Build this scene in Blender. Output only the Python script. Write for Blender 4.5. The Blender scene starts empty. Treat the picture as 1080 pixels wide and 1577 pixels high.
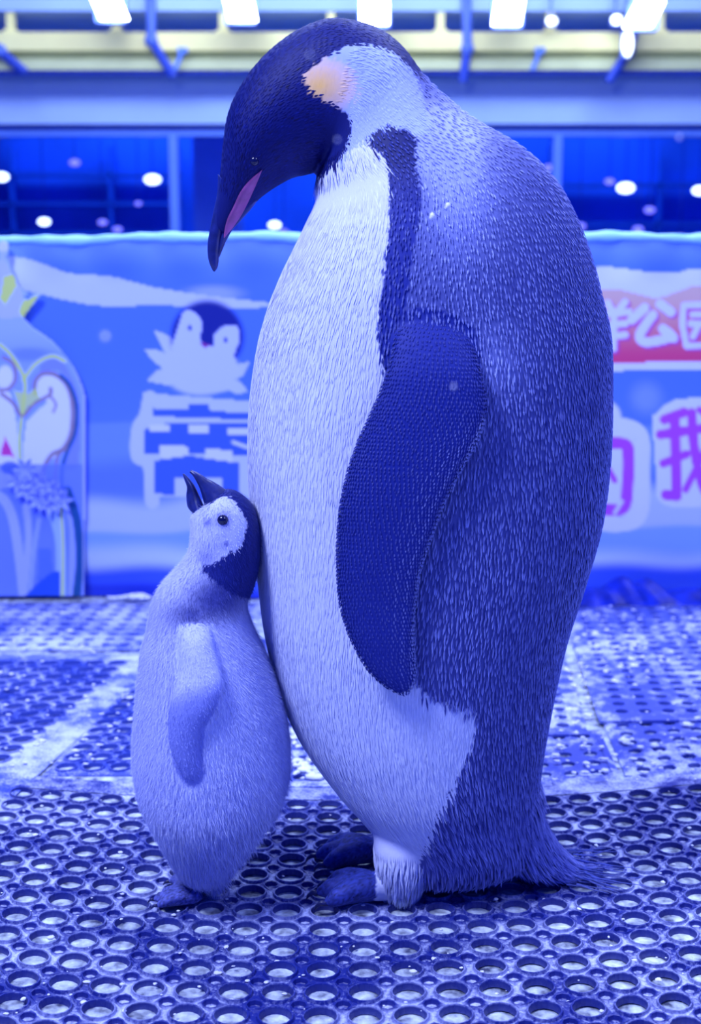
import bpy, math, random
import numpy as np
from mathutils import Vector, Matrix
from mathutils.bvhtree import BVHTree
from mathutils.kdtree import KDTree

rng = np.random.default_rng(7)
random.seed(7)
C = bpy.context.scene.collection
S = bpy.context.scene

# ------------------------------------------------------------------ camera
FPX, CH = 1950.0, 0.68
PITCH = math.atan(318 / FPX)
cam_d = bpy.data.cameras.new('camera')
cam = bpy.data.objects.new('camera', cam_d)
C.objects.link(cam)
cam.location = (0, 0, CH)
cam.rotation_euler = (math.pi / 2 - PITCH, 0, 0)
cam_d.sensor_fit = 'VERTICAL'
cam_d.sensor_height = 36
cam_d.sensor_width = 24
cam_d.lens = FPX / 1577 * 36
cam_d.clip_start = 0.02
cam_d.clip_end = 60
cam_d.dof.use_dof = True
cam_d.dof.focus_distance = 1.36
cam_d.dof.aperture_fstop = 4.6
S.camera = cam

# ------------------------------------------------------------------ world, lights, exposure
W = bpy.data.worlds.new('world')
S.world = W
W.use_nodes = True
bg = W.node_tree.nodes['Background']
bg.inputs[0].default_value = (0.022, 0.07, 0.95, 1)
bg.inputs[1].default_value = 0.40


def area(name, loc, target, size, power, col, sy=None):
    l = bpy.data.lights.new(name, 'AREA')
    l.energy = power
    l.color = col
    l.size = size
    if sy:
        l.shape = 'RECTANGLE'
        l.size_y = sy
    o = bpy.data.objects.new(name, l)
    C.objects.link(o)
    o.location = loc
    o.rotation_euler = (Vector(target) - Vector(loc)).to_track_quat('-Z', 'Y').to_euler()
    return o


area('ceiling_lamp_light', (-1.35, 0.35, 2.85), (0.0, 1.45, 0.6), 0.7, 72, (0.60, 0.68, 1.0))
area('ceiling_lamp_light', (0.9, 1.9, 2.9), (0.2, 1.6, 0.6), 0.9, 34, (0.62, 0.70, 1.0))
area('ceiling_lamp_light', (0.0, 3.6, 3.0), (0.0, 2.6, 0.0), 2.5, 50, (0.55, 0.68, 1.0), 0.6)
area('ceiling_lamp_light', (1.7, 0.2, 2.8), (0.25, 1.45, 0.6), 0.7, 20, (0.50, 0.60, 1.0))
area('ceiling_lamp_light', (0.0, 6.6, 3.6), (0.0, 9.2, 2.0), 5.0, 90, (0.60, 0.72, 1.0), 0.8)

area('room_fill_light', (0.0, 11.2, 3.3), (0.0, 12.0, 1.2), 6.0, 75, (0.2, 0.55, 1.0), 0.5)  # unseen fill light added to brighten the room behind the windows

S.view_settings.view_transform = 'Standard'
S.view_settings.look = 'None'
S.view_settings.gamma = 1
S.view_settings.use_curve_mapping = False
S.view_settings.exposure = 0.78

# ------------------------------------------------------------------ camera geometry helpers (used for measuring the photo)
SP, CP = math.sin(PITCH), math.cos(PITCH)


def at(px, py, Y):
    u = (788 - py) / FPX
    t = Y / (u * SP + CP)
    return Vector(((px - 540) / FPX * t, Y, CH + (u * CP - SP) * t))


def g(px, py, z=0.0):
    u = (788 - py) / FPX
    t = (z - CH) / (u * CP - SP)
    return Vector(((px - 540) / FPX * t, (u * SP + CP) * t, z))


def project(P):
    """Nx3 -> pixel x,y"""
    P = np.asarray(P, float)
    z = P[:, 2] - CH
    d = P[:, 1] * CP - z * SP
    u = P[:, 1] * SP + z * CP
    return 540 + FPX * P[:, 0] / d, 788 - FPX * u / d


# ------------------------------------------------------------------ object helpers
def mesh_obj(name, V, F, mat, parent=None, col=None, smooth=True):
    me = bpy.data.meshes.new(name)
    V = np.asarray(V, np.float32)
    if isinstance(F, np.ndarray):
        n, k = F.shape
        me.vertices.add(len(V))
        me.vertices.foreach_set('co', V.ravel())
        me.loops.add(n * k)
        me.loops.foreach_set('vertex_index', F.astype(np.int32).ravel())
        me.polygons.add(n)
        me.polygons.foreach_set('loop_start', np.arange(0, n * k, k, dtype=np.int32))
        me.update(calc_edges=True)
    else:
        me.from_pydata([tuple(map(float, v)) for v in V], [], [tuple(f) for f in F])
    me.polygons.foreach_set('use_smooth', [smooth] * len(me.polygons))
    if col is not None:
        a = me.color_attributes.new('Col', 'FLOAT_COLOR', 'POINT')
        c = np.ones((len(V), 4), np.float32)
        c[:, :3] = col
        a.data.foreach_set('color', c.ravel())
    me.update()
    if mat:
        me.materials.append(mat)
    o = bpy.data.objects.new(name, me)
    C.objects.link(o)
    if parent:
        o.parent = parent
        o.matrix_parent_inverse = Matrix.Translation(-parent.location)
    return o


def thing(name, label, cat, loc=(0, 0, 0), group=None):
    o = bpy.data.objects.new(name, None)
    C.objects.link(o)
    o.location = loc
    o.empty_display_size = 0.05
    o['label'] = label
    o['category'] = cat
    if group:
        o['group'] = group
    return o


def tag(o, label, cat, group=None):
    o['label'] = label
    o['category'] = cat
    if group:
        o['group'] = group
    return o


class MB:
    def __init__(self):
        self.v, self.f = [], []

    def add(self, V, F):
        b = len(self.v)
        self.v += [tuple(p) for p in V]
        self.f += [tuple(i + b for i in f) for f in F]

    def box(self, x0, x1, y0, y1, z0, z1, bev=0.0):
        if bev <= 0:
            V = [(x, y, z) for x in (x0, x1) for y in (y0, y1) for z in (z0, z1)]
            F = [(0, 1, 3, 2), (4, 6, 7, 5), (0, 4, 5, 1), (2, 3, 7, 6), (0, 2, 6, 4), (1, 5, 7, 3)]
            self.add(V, F)
        else:
            b = bev
            pts = [(x0 + b, z0), (x1 - b, z0), (x1, z0 + b), (x1, z1 - b), (x1 - b, z1), (x0 + b, z1), (x0, z1 - b), (x0, z0 + b)]
            V = [(x, y0, z) for x, z in pts] + [(x, y1, z) for x, z in pts]
            F = [tuple(range(8)), tuple(range(15, 7, -1))]
            F += [(i, i + 8, (i + 1) % 8 + 8, (i + 1) % 8) for i in range(8)]
            self.add(V, F)

    def tube(self, pts, r, seg=10, cap=True):
        pts = [Vector(p) for p in pts]
        R = r if isinstance(r, (list, tuple)) else [r] * len(pts)
        V, F = [], []
        prev = None
        for i, p in enumerate(pts):
            d = (pts[min(i + 1, len(pts) - 1)] - pts[max(i - 1, 0)]).normalized()
            up = Vector((0, 0, 1)) if abs(d.z) < .9 else Vector((1, 0, 0))
            if prev is None:
                a = d.cross(up).normalized()
            else:
                a = (prev - d * prev.dot(d)).normalized()
            prev = a
            b = d.cross(a)
            for k in range(seg):
                t = 2 * math.pi * k / seg
                V.append(p + (a * math.cos(t) + b * math.sin(t)) * R[i])
        n = len(pts)
        for i in range(n - 1):
            for k in range(seg):
                F.append((i * seg + k, i * seg + (k + 1) % seg, (i + 1) * seg + (k + 1) % seg, (i + 1) * seg + k))
        if cap:
            F.append(tuple(range(seg - 1, -1, -1)))
            F.append(tuple((n - 1) * seg + k for k in range(seg)))
        self.add(V, F)

    def build(self, name, mat, parent=None, smooth=False):
        return mesh_obj(name, self.v, self.f, mat, parent, smooth=smooth)


# ------------------------------------------------------------------ materials
def new_mat(name):
    m = bpy.data.materials.new(name)
    m.use_nodes = True
    return m, m.node_tree, m.node_tree.nodes['Principled BSDF']


def plain(name, col, rough=0.6, noise=0.0, scale=40, bump=0.0, spec=0.4, metal=0.0):
    m, nt, p = new_mat(name)
    p.inputs['Roughness'].default_value = rough
    p.inputs['Specular IOR Level'].default_value = spec
    p.inputs['Metallic'].default_value = metal
    tc = nt.nodes.new('ShaderNodeTexCoord')
    n = nt.nodes.new('ShaderNodeTexNoise')
    n.inputs['Scale'].default_value = scale
    n.inputs['Detail'].default_value = 5
    nt.links.new(tc.outputs['Object'], n.inputs['Vector'])
    r = nt.nodes.new('ShaderNodeValToRGB')
    lo = [max(0, c * (1 - noise)) for c in col]
    hi = [min(1, c * (1 + noise)) for c in col]
    r.color_ramp.elements[0].color = (*lo, 1)
    r.color_ramp.elements[1].color = (*hi, 1)
    r.color_ramp.elements[0].position = .3
    r.color_ramp.elements[1].position = .7
    nt.links.new(n.outputs['Fac'], r.inputs['Fac'])
    nt.links.new(r.outputs['Color'], p.inputs['Base Color'])
    if bump:
        b = nt.nodes.new('ShaderNodeBump')
        b.inputs['Strength'].default_value = bump
        b.inputs['Distance'].default_value = 0.002
        nt.links.new(n.outputs['Fac'], b.inputs['Height'])
        nt.links.new(b.outputs['Normal'], p.inputs['Normal'])
    return m


def vcol(name, rough=0.6, spec=0.3, sheen=0.0, bump=0.0, bscale=400, stretch=(1, 1, 1), bdist=0.001):
    m, nt, p = new_mat(name)
    p.inputs['Roughness'].default_value = rough
    p.inputs['Specular IOR Level'].default_value = spec
    if sheen:
        p.inputs['Sheen Weight'].default_value = sheen
        p.inputs['Sheen Roughness'].default_value = 0.5
        p.inputs['Sheen Tint'].default_value = (.5, .6, 1, 1)
    a = nt.nodes.new('ShaderNodeVertexColor')
    a.layer_name = 'Col'
    nt.links.new(a.outputs['Color'], p.inputs['Base Color'])
    if bump:
        tc = nt.nodes.new('ShaderNodeTexCoord')
        mp = nt.nodes.new('ShaderNodeMapping')
        mp.inputs['Scale'].default_value = stretch
        n = nt.nodes.new('ShaderNodeTexNoise')
        n.inputs['Scale'].default_value = bscale
        n.inputs['Detail'].default_value = 3
        b = nt.nodes.new('ShaderNodeBump')
        b.inputs['Strength'].default_value = bump
        b.inputs['Distance'].default_value = bdist
        nt.links.new(tc.outputs['Object'], mp.inputs['Vector'])
        nt.links.new(mp.outputs['Vector'], n.inputs['Vector'])
        nt.links.new(n.outputs['Fac'], b.inputs['Height'])
        nt.links.new(b.outputs['Normal'], p.inputs['Normal'])
    return m


def emis(name, col, s):
    m, nt, p = new_mat(name)
    p.inputs['Base Color'].default_value = (*col, 1)
    p.inputs['Emission Color'].default_value = (*col, 1)
    p.inputs['Emission Strength'].default_value = s
    return m


def frost_rubber(name, frost_amt, rubber=(.012, .022, .20), frost=(.62, .68, .98), fine=260, snow=0.0):
    """rubber matting with hoar frost lying on the low webs (vertex colour R = how much frost can lie there)"""
    m, nt, p = new_mat(name)
    L = nt.links.new
    tc = nt.nodes.new('ShaderNodeTexCoord')
    a = nt.nodes.new('ShaderNodeVertexColor')
    a.layer_name = 'Col'
    sp = nt.nodes.new('ShaderNodeSeparateColor')
    L(a.outputs['Color'], sp.inputs[0])
    n1 = nt.nodes.new('ShaderNodeTexNoise')
    n1.inputs['Scale'].default_value = fine
    n1.inputs['Detail'].default_value = 4
    n1.inputs['Roughness'].default_value = .7
    n2 = nt.nodes.new('ShaderNodeTexNoise')
    n2.inputs['Scale'].default_value = 7
    n2.inputs['Detail'].default_value = 5
    n3 = nt.nodes.new('ShaderNodeTexNoise')
    n3.inputs['Scale'].default_value = 34
    n3.inputs['Detail'].default_value = 3
    for n in (n1, n2, n3):
        L(tc.outputs['Object'], n.inputs['Vector'])

    def math_(op, x, y):
        q = nt.nodes.new('ShaderNodeMath')
        q.operation = op
        for i, w in enumerate((x, y)):
            if hasattr(w, 'is_linked') or hasattr(w, 'links'):
                L(w, q.inputs[i])
            else:
                q.inputs[i].default_value = w
        return q.outputs[0]
    k = math_('ADD', math_('MULTIPLY', n1.outputs['Fac'], 1.0), math_('MULTIPLY', n2.outputs['Fac'], 1.2))
    k = math_('ADD', k, math_('MULTIPLY', n3.outputs['Fac'], .8 + snow))
    k = math_('SUBTRACT', k, 1.95 + snow * .5 - frost_amt)
    k = math_('MULTIPLY', k, 2.6)
    cl = nt.nodes.new('ShaderNodeClamp')
    L(k, cl.inputs[0])
    fac = math_('MULTIPLY', cl.outputs[0], sp.outputs[0])
    mx = nt.nodes.new('ShaderNodeMix')
    mx.data_type = 'RGBA'
    mx.inputs['A'].default_value = (*rubber, 1)
    mx.inputs['B'].default_value = (*frost, 1)
    L(fac, mx.inputs['Factor'])
    L(mx.outputs['Result'], p.inputs['Base Color'])
    p.inputs['Roughness'].default_value = .42
    b = nt.nodes.new('ShaderNodeBump')
    b.inputs['Strength'].default_value = .5
    b.inputs['Distance'].default_value = .001
    L(n1.outputs['Fac'], b.inputs['Height'])
    L(b.outputs['Normal'], p.inputs['Normal'])
    return m


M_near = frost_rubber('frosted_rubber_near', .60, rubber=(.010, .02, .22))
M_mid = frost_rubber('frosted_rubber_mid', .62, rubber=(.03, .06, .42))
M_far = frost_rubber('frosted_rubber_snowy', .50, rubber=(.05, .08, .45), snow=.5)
M_ice = plain('wet_ice_floor', (.42, .48, .88), .28, .85, 70, .5, .5)
M_plume = vcol('plumage', .6, .2, sheen=.04, bump=.35, bscale=330, stretch=(1, 1, .35))
M_feather = vcol('feather_blades', .55, .2)
M_down = vcol('chick_down', .8, .1, sheen=.3)
M_beak = plain('dark_horn', (.012, .02, .15), .3, .4, 90, .25, .5)
M_bristle = plain('tail_bristle', (.10, .14, .50), .5, .4, 90, .1)
M_pink = plain('pink_beak_plate', (.38, .085, .28), .4, .25, 60, .1)
M_eye = plain('glossy_eye', (.004, .006, .06), .18, 0, 10, 0, .5)
M_claw = plain('claw_horn', (.02, .025, .12), .35, .4, 90, .1)

# ================================================================== SETTING
YB = 9.0
mb = MB()
mb.box(-5.2, 5.2, 0.2, 12.2, -.08, -.0072)
o = mb.build('floor', M_ice)
o['kind'] = 'structure'

M_fascia = plain('pale_blue_panel', (.40, .56, .95), .6, .04, 3, 0, .2)
M_wallblue = plain('deep_blue_wall', (.03, .13, .62), .6, .12, 2)
M_navy = plain('navy_metal', (.01, .05, .45), .5, .1, 8)
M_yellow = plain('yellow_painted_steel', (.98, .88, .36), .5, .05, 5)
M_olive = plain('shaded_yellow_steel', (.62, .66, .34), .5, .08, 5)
M_steel = plain('blue_grey_steel', (.10, .18, .62), .45, .1, 10)
M_frame = plain('pale_blue_frame', (.12, .26, .82), .4, .05, 6)
M_roomwall = plain('dim_room_wall', (.014, .11, .72), .6, .25, 1.3)
M_col = plain('pale_column', (.10, .22, .80), .6, .08, 4)


M_shelf = plain('dim_blue_shelf', (.012, .10, .62), .6, .1, 8)


def zat(py, Y):
    return at(540, py, Y).z


zf0, zf1 = zat(192, YB), zat(113, YB)      # fascia
zw0 = 0.72
mb = MB()
mb.box(-5, 5, YB, YB + .12, -.0072, zw0)
o = mb.build('wall_back', M_wallblue)
o['kind'] = 'structure'
mb = MB()
mb.box(-5, 5, YB - .06, YB + .12, zf0, zf1, .01)
o = mb.build('trim_1', M_fascia)
o['kind'] = 'structure'
mb = MB()
mb.box(-5, 5, YB + .5, YB + .6, zf1 - .1, 4.2)
o = mb.build('wall_upper', M_wallblue)
o['kind'] = 'structure'
mb = MB()
mb.box(-5, 5, YB - .3, YB + .6, zat(16, YB - .3), zat(16, YB - .3) + .12)  # pale slab standing in for the lamp glare along the top
o = mb.build('glare_strip', M_fascia)
o['kind'] = 'structure'
for nm, x0, x1 in (('wall_left', -5.12, -5.0), ('wall_right', 5.0, 5.12)):
    mb = MB()
    mb.box(x0, x1, 0.2, 12.2, -.0072, 3.1)
    o = mb.build(nm, M_wallblue)
    o['kind'] = 'structure'
mb = MB()
mb.box(-5, 5, 12.0, 12.12, -.0072, 3.1)
o = mb.build('wall_far', M_roomwall)
o['kind'] = 'structure'

# window strip
M_glass, nt, p = new_mat('window_glass')
p.inputs['Base Color'].default_value = (.75, .85, 1, 1)
p.inputs['Roughness'].default_value = .03
p.inputs['Transmission Weight'].default_value = 1
p.inputs['IOR'].default_value = 1.04
mull = [-5.0, at(268, 280, YB).x, at(858, 280, YB).x, 5.0]
for i in range(3):
    x0, x1 = mull[i], mull[i + 1]
    w = thing('window_%d' % (i + 1), 'x', 'window', ((x0 + x1) / 2, YB + .02, zw0))
    for k in ('label', 'category'):
        del w[k]
    w['kind'] = 'structure'
    mb = MB()
    mb.box(x0 + .02, x1 - .02, YB + .03, YB + .04, zw0 + .03, zf0 - .06)
    mb.build('pane', M_glass, w)
    mb = MB()
    mb.box(x0, x1, YB + .0, YB + .07, zf0 - .07, zf0 - .03, .008)
    mb.box(x0, x1, YB + .0, YB + .07, zw0, zw0 + .05, .008)
    mb.build('frame_rail', M_frame, w)
    mb = MB()
    mb.box(x0, x1, YB + .01, YB + .06, zf0 - .03, zf0)
    mb.build('top_gasket', M_navy, w)
    mb = MB()
    mb.box(x1 - .028, x1 + .028, YB - .01, YB + .08, zw0 + .05, zf0 - .07, .008)
    mb.build('mullion', M_frame, w)

# things seen through the window
mb = MB()
xa, xb = at(300, 280, 11).x, at(372, 280, 11).x
mb.box(xa, xb, 10.9, 11.2, -.0072, 2.4, .02)
mb.box(xa - .03, xb + .03, 10.87, 11.23, -.0072, .15, .02)
mb.box(xa - .03, xb + .03, 10.87, 11.23, 2.2, 2.3, .02)
tag(mb.build('square_column', M_col), 'pale blue square column behind the window, left of the big penguin beak', 'column')
mb = MB()
for z in (1.05, 1.32, 1.58, 1.84):
    mb.box(-4.9, -1.55, 11.82, 11.95, z, z + .03)
for x in (-4.9, -4.0, -3.1, -2.2, -1.58):
    mb.box(x, x + .03, 11.82, 11.95, -.0072, 2.1)
tag(mb.build('shelving_rack', M_shelf), 'dim blue shelving rack in the dark room behind the left window', 'shelving')
mb = MB()
for z in (1.05, 1.4, 1.75):
    mb.box(1.8, 4.8, 11.82, 11.95, z, z + .03)
for x in (1.8, 2.8, 3.8, 4.77):
    mb.box(x, x + .03, 11.82, 11.95, -.0072, 2.1)
tag(mb.build('shelving_rack', M_shelf), 'dim blue shelving rack in the dark room behind the right window', 'shelving')

M_pinkish = emis('soft_glow', (.30, .26, 1), .8)
M_bright = emis('bright_glow', (.75, .85, 1), 2.6)
spots = [(235, 276, 12, 1, 'brightest round spot of light in the left window, left of the penguin beak'),
         (2, 272, 11, 1, 'round spot of light in the left window at the very left edge'),
         (115, 250, 8, 0, 'small violet spot of light highest in the left window'),
         (68, 341, 9, 1, 'white round spot of light low in the left window above the green finial'),
         (158, 342, 7, 0, 'left one of two violet spots of light low in the left window'),
         (181, 353, 7, 0, 'right one of two violet spots of light low in the left window'),
         (213, 313, 5, 0, 'faint small violet spot of light below the brightest left spot'),
         (423, 346, 9, 1, 'white spot of light between the penguin beak and its chest'),
         (437, 357, 7, 0, 'violet spot of light just below the spot between beak and chest'),
         (964, 289, 13, 1, 'brightest round spot of light in the right window'),
         (939, 279, 7, 0, 'small violet spot of light just left of the brightest right window spot'),
         (1001, 323, 8, 0, 'violet spot of light below right of the brightest right window spot'),
         (983, 353, 8, 0, 'violet spot of light low in the right window near the banner top'),
         (1078, 293, 11, 1, 'white spot of light in the window at the right edge'),
         (846, 258, 8, 0, 'pale spot of light beside the big penguin upper back'),
         (893, 348, 9, 0, 'violet spot of light low beside the big penguin back'),
         (1048, 365, 8, 0, 'violet spot of light low at far right just above the banner')]


def icosphere_pts(nu=12, nv=8):
    V, F = [], []
    for i in range(nv + 1):
        for j in range(nu):
            a, b = math.pi * i / nv, 2 * math.pi * j / nu
            V.append((math.sin(a) * math.cos(b), math.sin(a) * math.sin(b), math.cos(a)))
    for i in range(nv):
        for j in range(nu):
            F.append((i * nu + j, i * nu + (j + 1) % nu, (i + 1) * nu + (j + 1) % nu, (i + 1) * nu + j))
    return V, F


SV, SF = icosphere_pts()
for px, py, r, br, lab in spots:
    Yl = 10.4
    c = at(px, py, Yl)
    rr = r / FPX * Yl * .8
    t = thing('window_light_spot', lab, 'lamp', c, 'spots of light in the window')  # spots of light in the window, built as added glowing balls
    mb = MB()
    mb.add([(c.x + v[0] * rr * 1.25, c.y + v[1] * rr * 1.25, c.z + v[2] * rr * .7) for v in SV], SF)
    mb.build('glow_body', M_bright if br else M_pinkish, t, True)
    mb = MB()
    mb.tube([(c.x, c.y, c.z + rr * .6), (c.x, c.y, c.z + rr * 1.1)], [rr * .5, rr * .25], 10)
    mb.tube([(c.x, c.y, c.z + rr * 1.05), (c.x, c.y, 3.05)], .004, 6)
    mb.build('added_socket_cord', M_navy, t)

# gantry: yellow girder, posts, rail, brackets, floodlights
YG = 8.7
z50, z78, z92, z108 = zat(50, YG), zat(78, YG), zat(92, YG), zat(107, YG)
t = thing('steel_girder', 'long yellow steel girder crossing the top above the pale blue panel', 'girder', (0, YG, z108))
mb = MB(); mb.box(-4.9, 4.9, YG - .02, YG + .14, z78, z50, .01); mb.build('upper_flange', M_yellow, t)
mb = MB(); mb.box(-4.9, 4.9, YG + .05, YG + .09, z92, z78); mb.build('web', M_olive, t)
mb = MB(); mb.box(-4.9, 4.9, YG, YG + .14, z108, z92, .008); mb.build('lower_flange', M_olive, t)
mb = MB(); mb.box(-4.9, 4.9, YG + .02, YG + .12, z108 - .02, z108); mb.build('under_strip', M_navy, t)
mb = MB(); mb.box(-4.9, 4.9, YG + .3, YG + .33, zat(30, YG + .3), zat(24, YG + .3)); mb.build('hand_rail', M_steel, t)
for x in (-320, -150, 15, 178, 343, 510, 679, 848, 1018, 1185, 1350):
    c = at(x, 50, YG)
    mb = MB()
    mb.box(c.x - .025, c.x + .025, YG + .02, YG + .07, z50, zat(10, YG))
    mb.box(c.x - .045, c.x + .045, YG + .0, YG + .09, z50, z50 + .02)
    mb.build('post', M_yellow, t)
for i, (pts, lab) in enumerate([([(232, -30), (233, 62), (268, 118)], 'blue steel hanger bent over the girder left of the big penguin head'),
                 ([(718, -30), (720, 75), (713, 126)], 'blue steel hanger crossing the girder right of the big penguin head'),
                 ([(985, 20), (968, 78), (937, 126)], 'blue steel hanger bent under the girder at the far right lamp'),
                 ([(-60, 20), (0, 78), (40, 112)], 'blue steel hanger slanting down at the upper left edge')]):
    P = [at(a, b, YG - .03) for a, b in pts]
    t = thing('hanger_bracket', lab, 'bracket', P[1], 'steel hanger brackets')
    mb = MB(); mb.tube([P[0], P[1]], .032, 8); mb.build('upright', M_steel, t)
    mb = MB(); mb.tube([P[1], P[2]], .03, 8); mb.build('slanted_arm', M_navy, t)
    mb = MB()
    mb.add([(P[1].x + v[0] * .045, P[1].y + v[1] * .045, P[1].z + v[2] * .045) for v in SV], SF)
    mb.build('joint', M_steel, t, True)
# second thin light-blue braces
for px, lab in ((275, 'thin pale brace beside the left hanger on the girder'), (826, 'thin pale brace on the girder right of the big penguin')):
    a, b = at(px + 6, 78, YG - .05), at(px - 6, 108, YG - .05)
    mb = MB(); mb.tube([a, b], .014, 8)
    mb.box(a.x - .03, a.x + .03, YG - .06, YG, a.z - .01, a.z + .02)
    tag(mb.build('brace_rod', M_frame), lab, 'brace')

M_flood = emis('floodlight_lens', (.85, .93, 1), 14.0)
fl = [(168, 10, 'leftmost white floodlight above the yellow girder', -.10), (370, 12, 'floodlight above the girder, nearest left of the big penguin head', -.05), (577, 17, 'floodlight directly over the back of the big penguin head', 0),
      (783, 18, 'floodlight above the girder, first to the right of the big penguin', .04), (992, 22, 'rightmost white floodlight above the yellow girder', .12)]
for px, py, lab, sk in fl:
    c = at(px, py, 8.36)
    hw, hh = .088, .08
    t = thing('floodlight', lab, 'floodlight', c, 'floodlights on the gantry')
    mb = MB()
    V = [(c.x - hw + sk * -.25 * 2, c.y, c.z + hh), (c.x + hw - sk * .5, c.y, c.z + hh), (c.x + hw + sk * -.5 * -1, c.y - .02, c.z - hh), (c.x - hw + sk * .5 * -1 * -1, c.y - .02, c.z - hh)]
    s = -sk * .35
    V = [(c.x - hw - s, c.y, c.z + hh), (c.x + hw - s, c.y, c.z + hh), (c.x + hw + s, c.y - .03, c.z - hh), (c.x - hw + s, c.y - .03, c.z - hh)]
    V += [(v[0], v[1] + .02, v[2]) for v in V]
    mb.add(V, [(0, 1, 2, 3), (7, 6, 5, 4), (0, 4, 5, 1), (1, 5, 6, 2), (2, 6, 7, 3), (3, 7, 4, 0)])
    mb.build('lens', M_flood, t)
    mb = MB(); mb.box(c.x - hw - .01, c.x + hw + .01, c.y + .025, c.y + .10, c.z - hh - .01, c.z + hh + .01, .01); mb.build('housing', M_steel, t)
    mb = MB(); mb.box(c.x - .02, c.x + .02, c.y + .06, c.y + .14, c.z + hh, c.z + hh + .03); mb.build('arm', M_navy, t)
for px, py, h, lab in ((967, 66, .085, 'small upright white lamp hanging under the rightmost floodlight'), (950, 30, .03, 'small round white lamp just left of the rightmost floodlight'), (850, 32, .025, 'small pale round lamp on a girder post right of the big penguin'), (627, 78, .0, '')):
    if not h:
        continue
    c = at(px, py, 8.56)
    t = thing('small_lamp', lab, 'lamp', c)
    mb = MB()
    mb.add([(c.x + v[0] * .035, c.y + v[1] * .035, c.z + v[2] * h) for v in SV], SF)
    mb.build('glow_body', M_bright, t, True)
    mb = MB(); mb.box(c.x - .03, c.x + .03, c.y + .03, c.y + .07, c.z - h, c.z + h, .008); mb.box(c.x - .008, c.x + .008, c.y + .045, c.y + .06, c.z + h, 2.72); mb.build('back_plate', M_steel, t)

# ------------------------------------------------------------------ rubber mats
def ring_cell(D, detail, small):
    """one cell of a ring mat as (verts, faces, frostable)"""
    V, F, K = [], [], []
    q = .33 * D if small else .0
    if small:
        a0 = math.atan2(D / 2 - q, D / 2)
        angs = []
        for k in range(4):
            b = k * math.pi / 2
            angs += [b, b + a0, b + math.pi / 4, b + math.pi / 2 - a0]
    else:
        angs = [k * math.pi / 8 for k in range(16)] if detail else [k * math.pi / 4 for k in range(8)]

    def bound(a):
        c, s = abs(math.cos(a)), abs(math.sin(a))
        r = min(D / 2 / max(c, 1e-6), D / 2 / max(s, 1e-6))
        if q:
            r = min(r, (D - q) / (c + s))
        return r
    if small:
        prof = [(.345 * D, -.0068, .1), (.362 * D, -.0005, 0), (.372 * D, .0010, .45), (.408 * D, .0010, .35), (.432 * D, -.0020, .6)]
    else:
        prof = [(.27 * D, -.0068, 0), (.29 * D, 0, .35), (.33 * D, .0, 1)]
    n = len(angs)

    def strip(cx, cy, angs, prof, bfun, zb, kb):
        b0 = len(V)
        n = len(angs)
        for r, z, k in prof:
            for a in angs:
                rr = min(r, bfun(a) * .985)
                V.append((cx + rr * math.cos(a), cy + rr * math.sin(a), z)); K.append(k)
        for a in angs:
            rr = bfun(a)
            V.append((cx + rr * math.cos(a), cy + rr * math.sin(a), zb)); K.append(kb)
        for i in range(len(prof)):
            for j in range(n):
                F.append((b0 + i * n + j, b0 + (i + 1) * n + j, b0 + (i + 1) * n + (j + 1) % n, b0 + i * n + (j + 1) % n))
    strip(0, 0, angs, prof, bound, -.002 if small else 0, .95)
    nbig = len(F)
    if small:
        angs2 = [k * math.pi / 4 for k in range(8)]

        def b2(a):
            return q / (abs(math.cos(a)) + abs(math.sin(a)))
        strip(D / 2, D / 2, angs2, [(.002 * D, -.0056, .95), (.140 * D, -.0056, .95), (.156 * D, -.0050, .05), (.182 * D, -.0006, 0), (.212 * D, -.0002, .05)], b2, -.002, .7)
    return np.array(V), np.array(F), np.array(K), nbig


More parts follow.
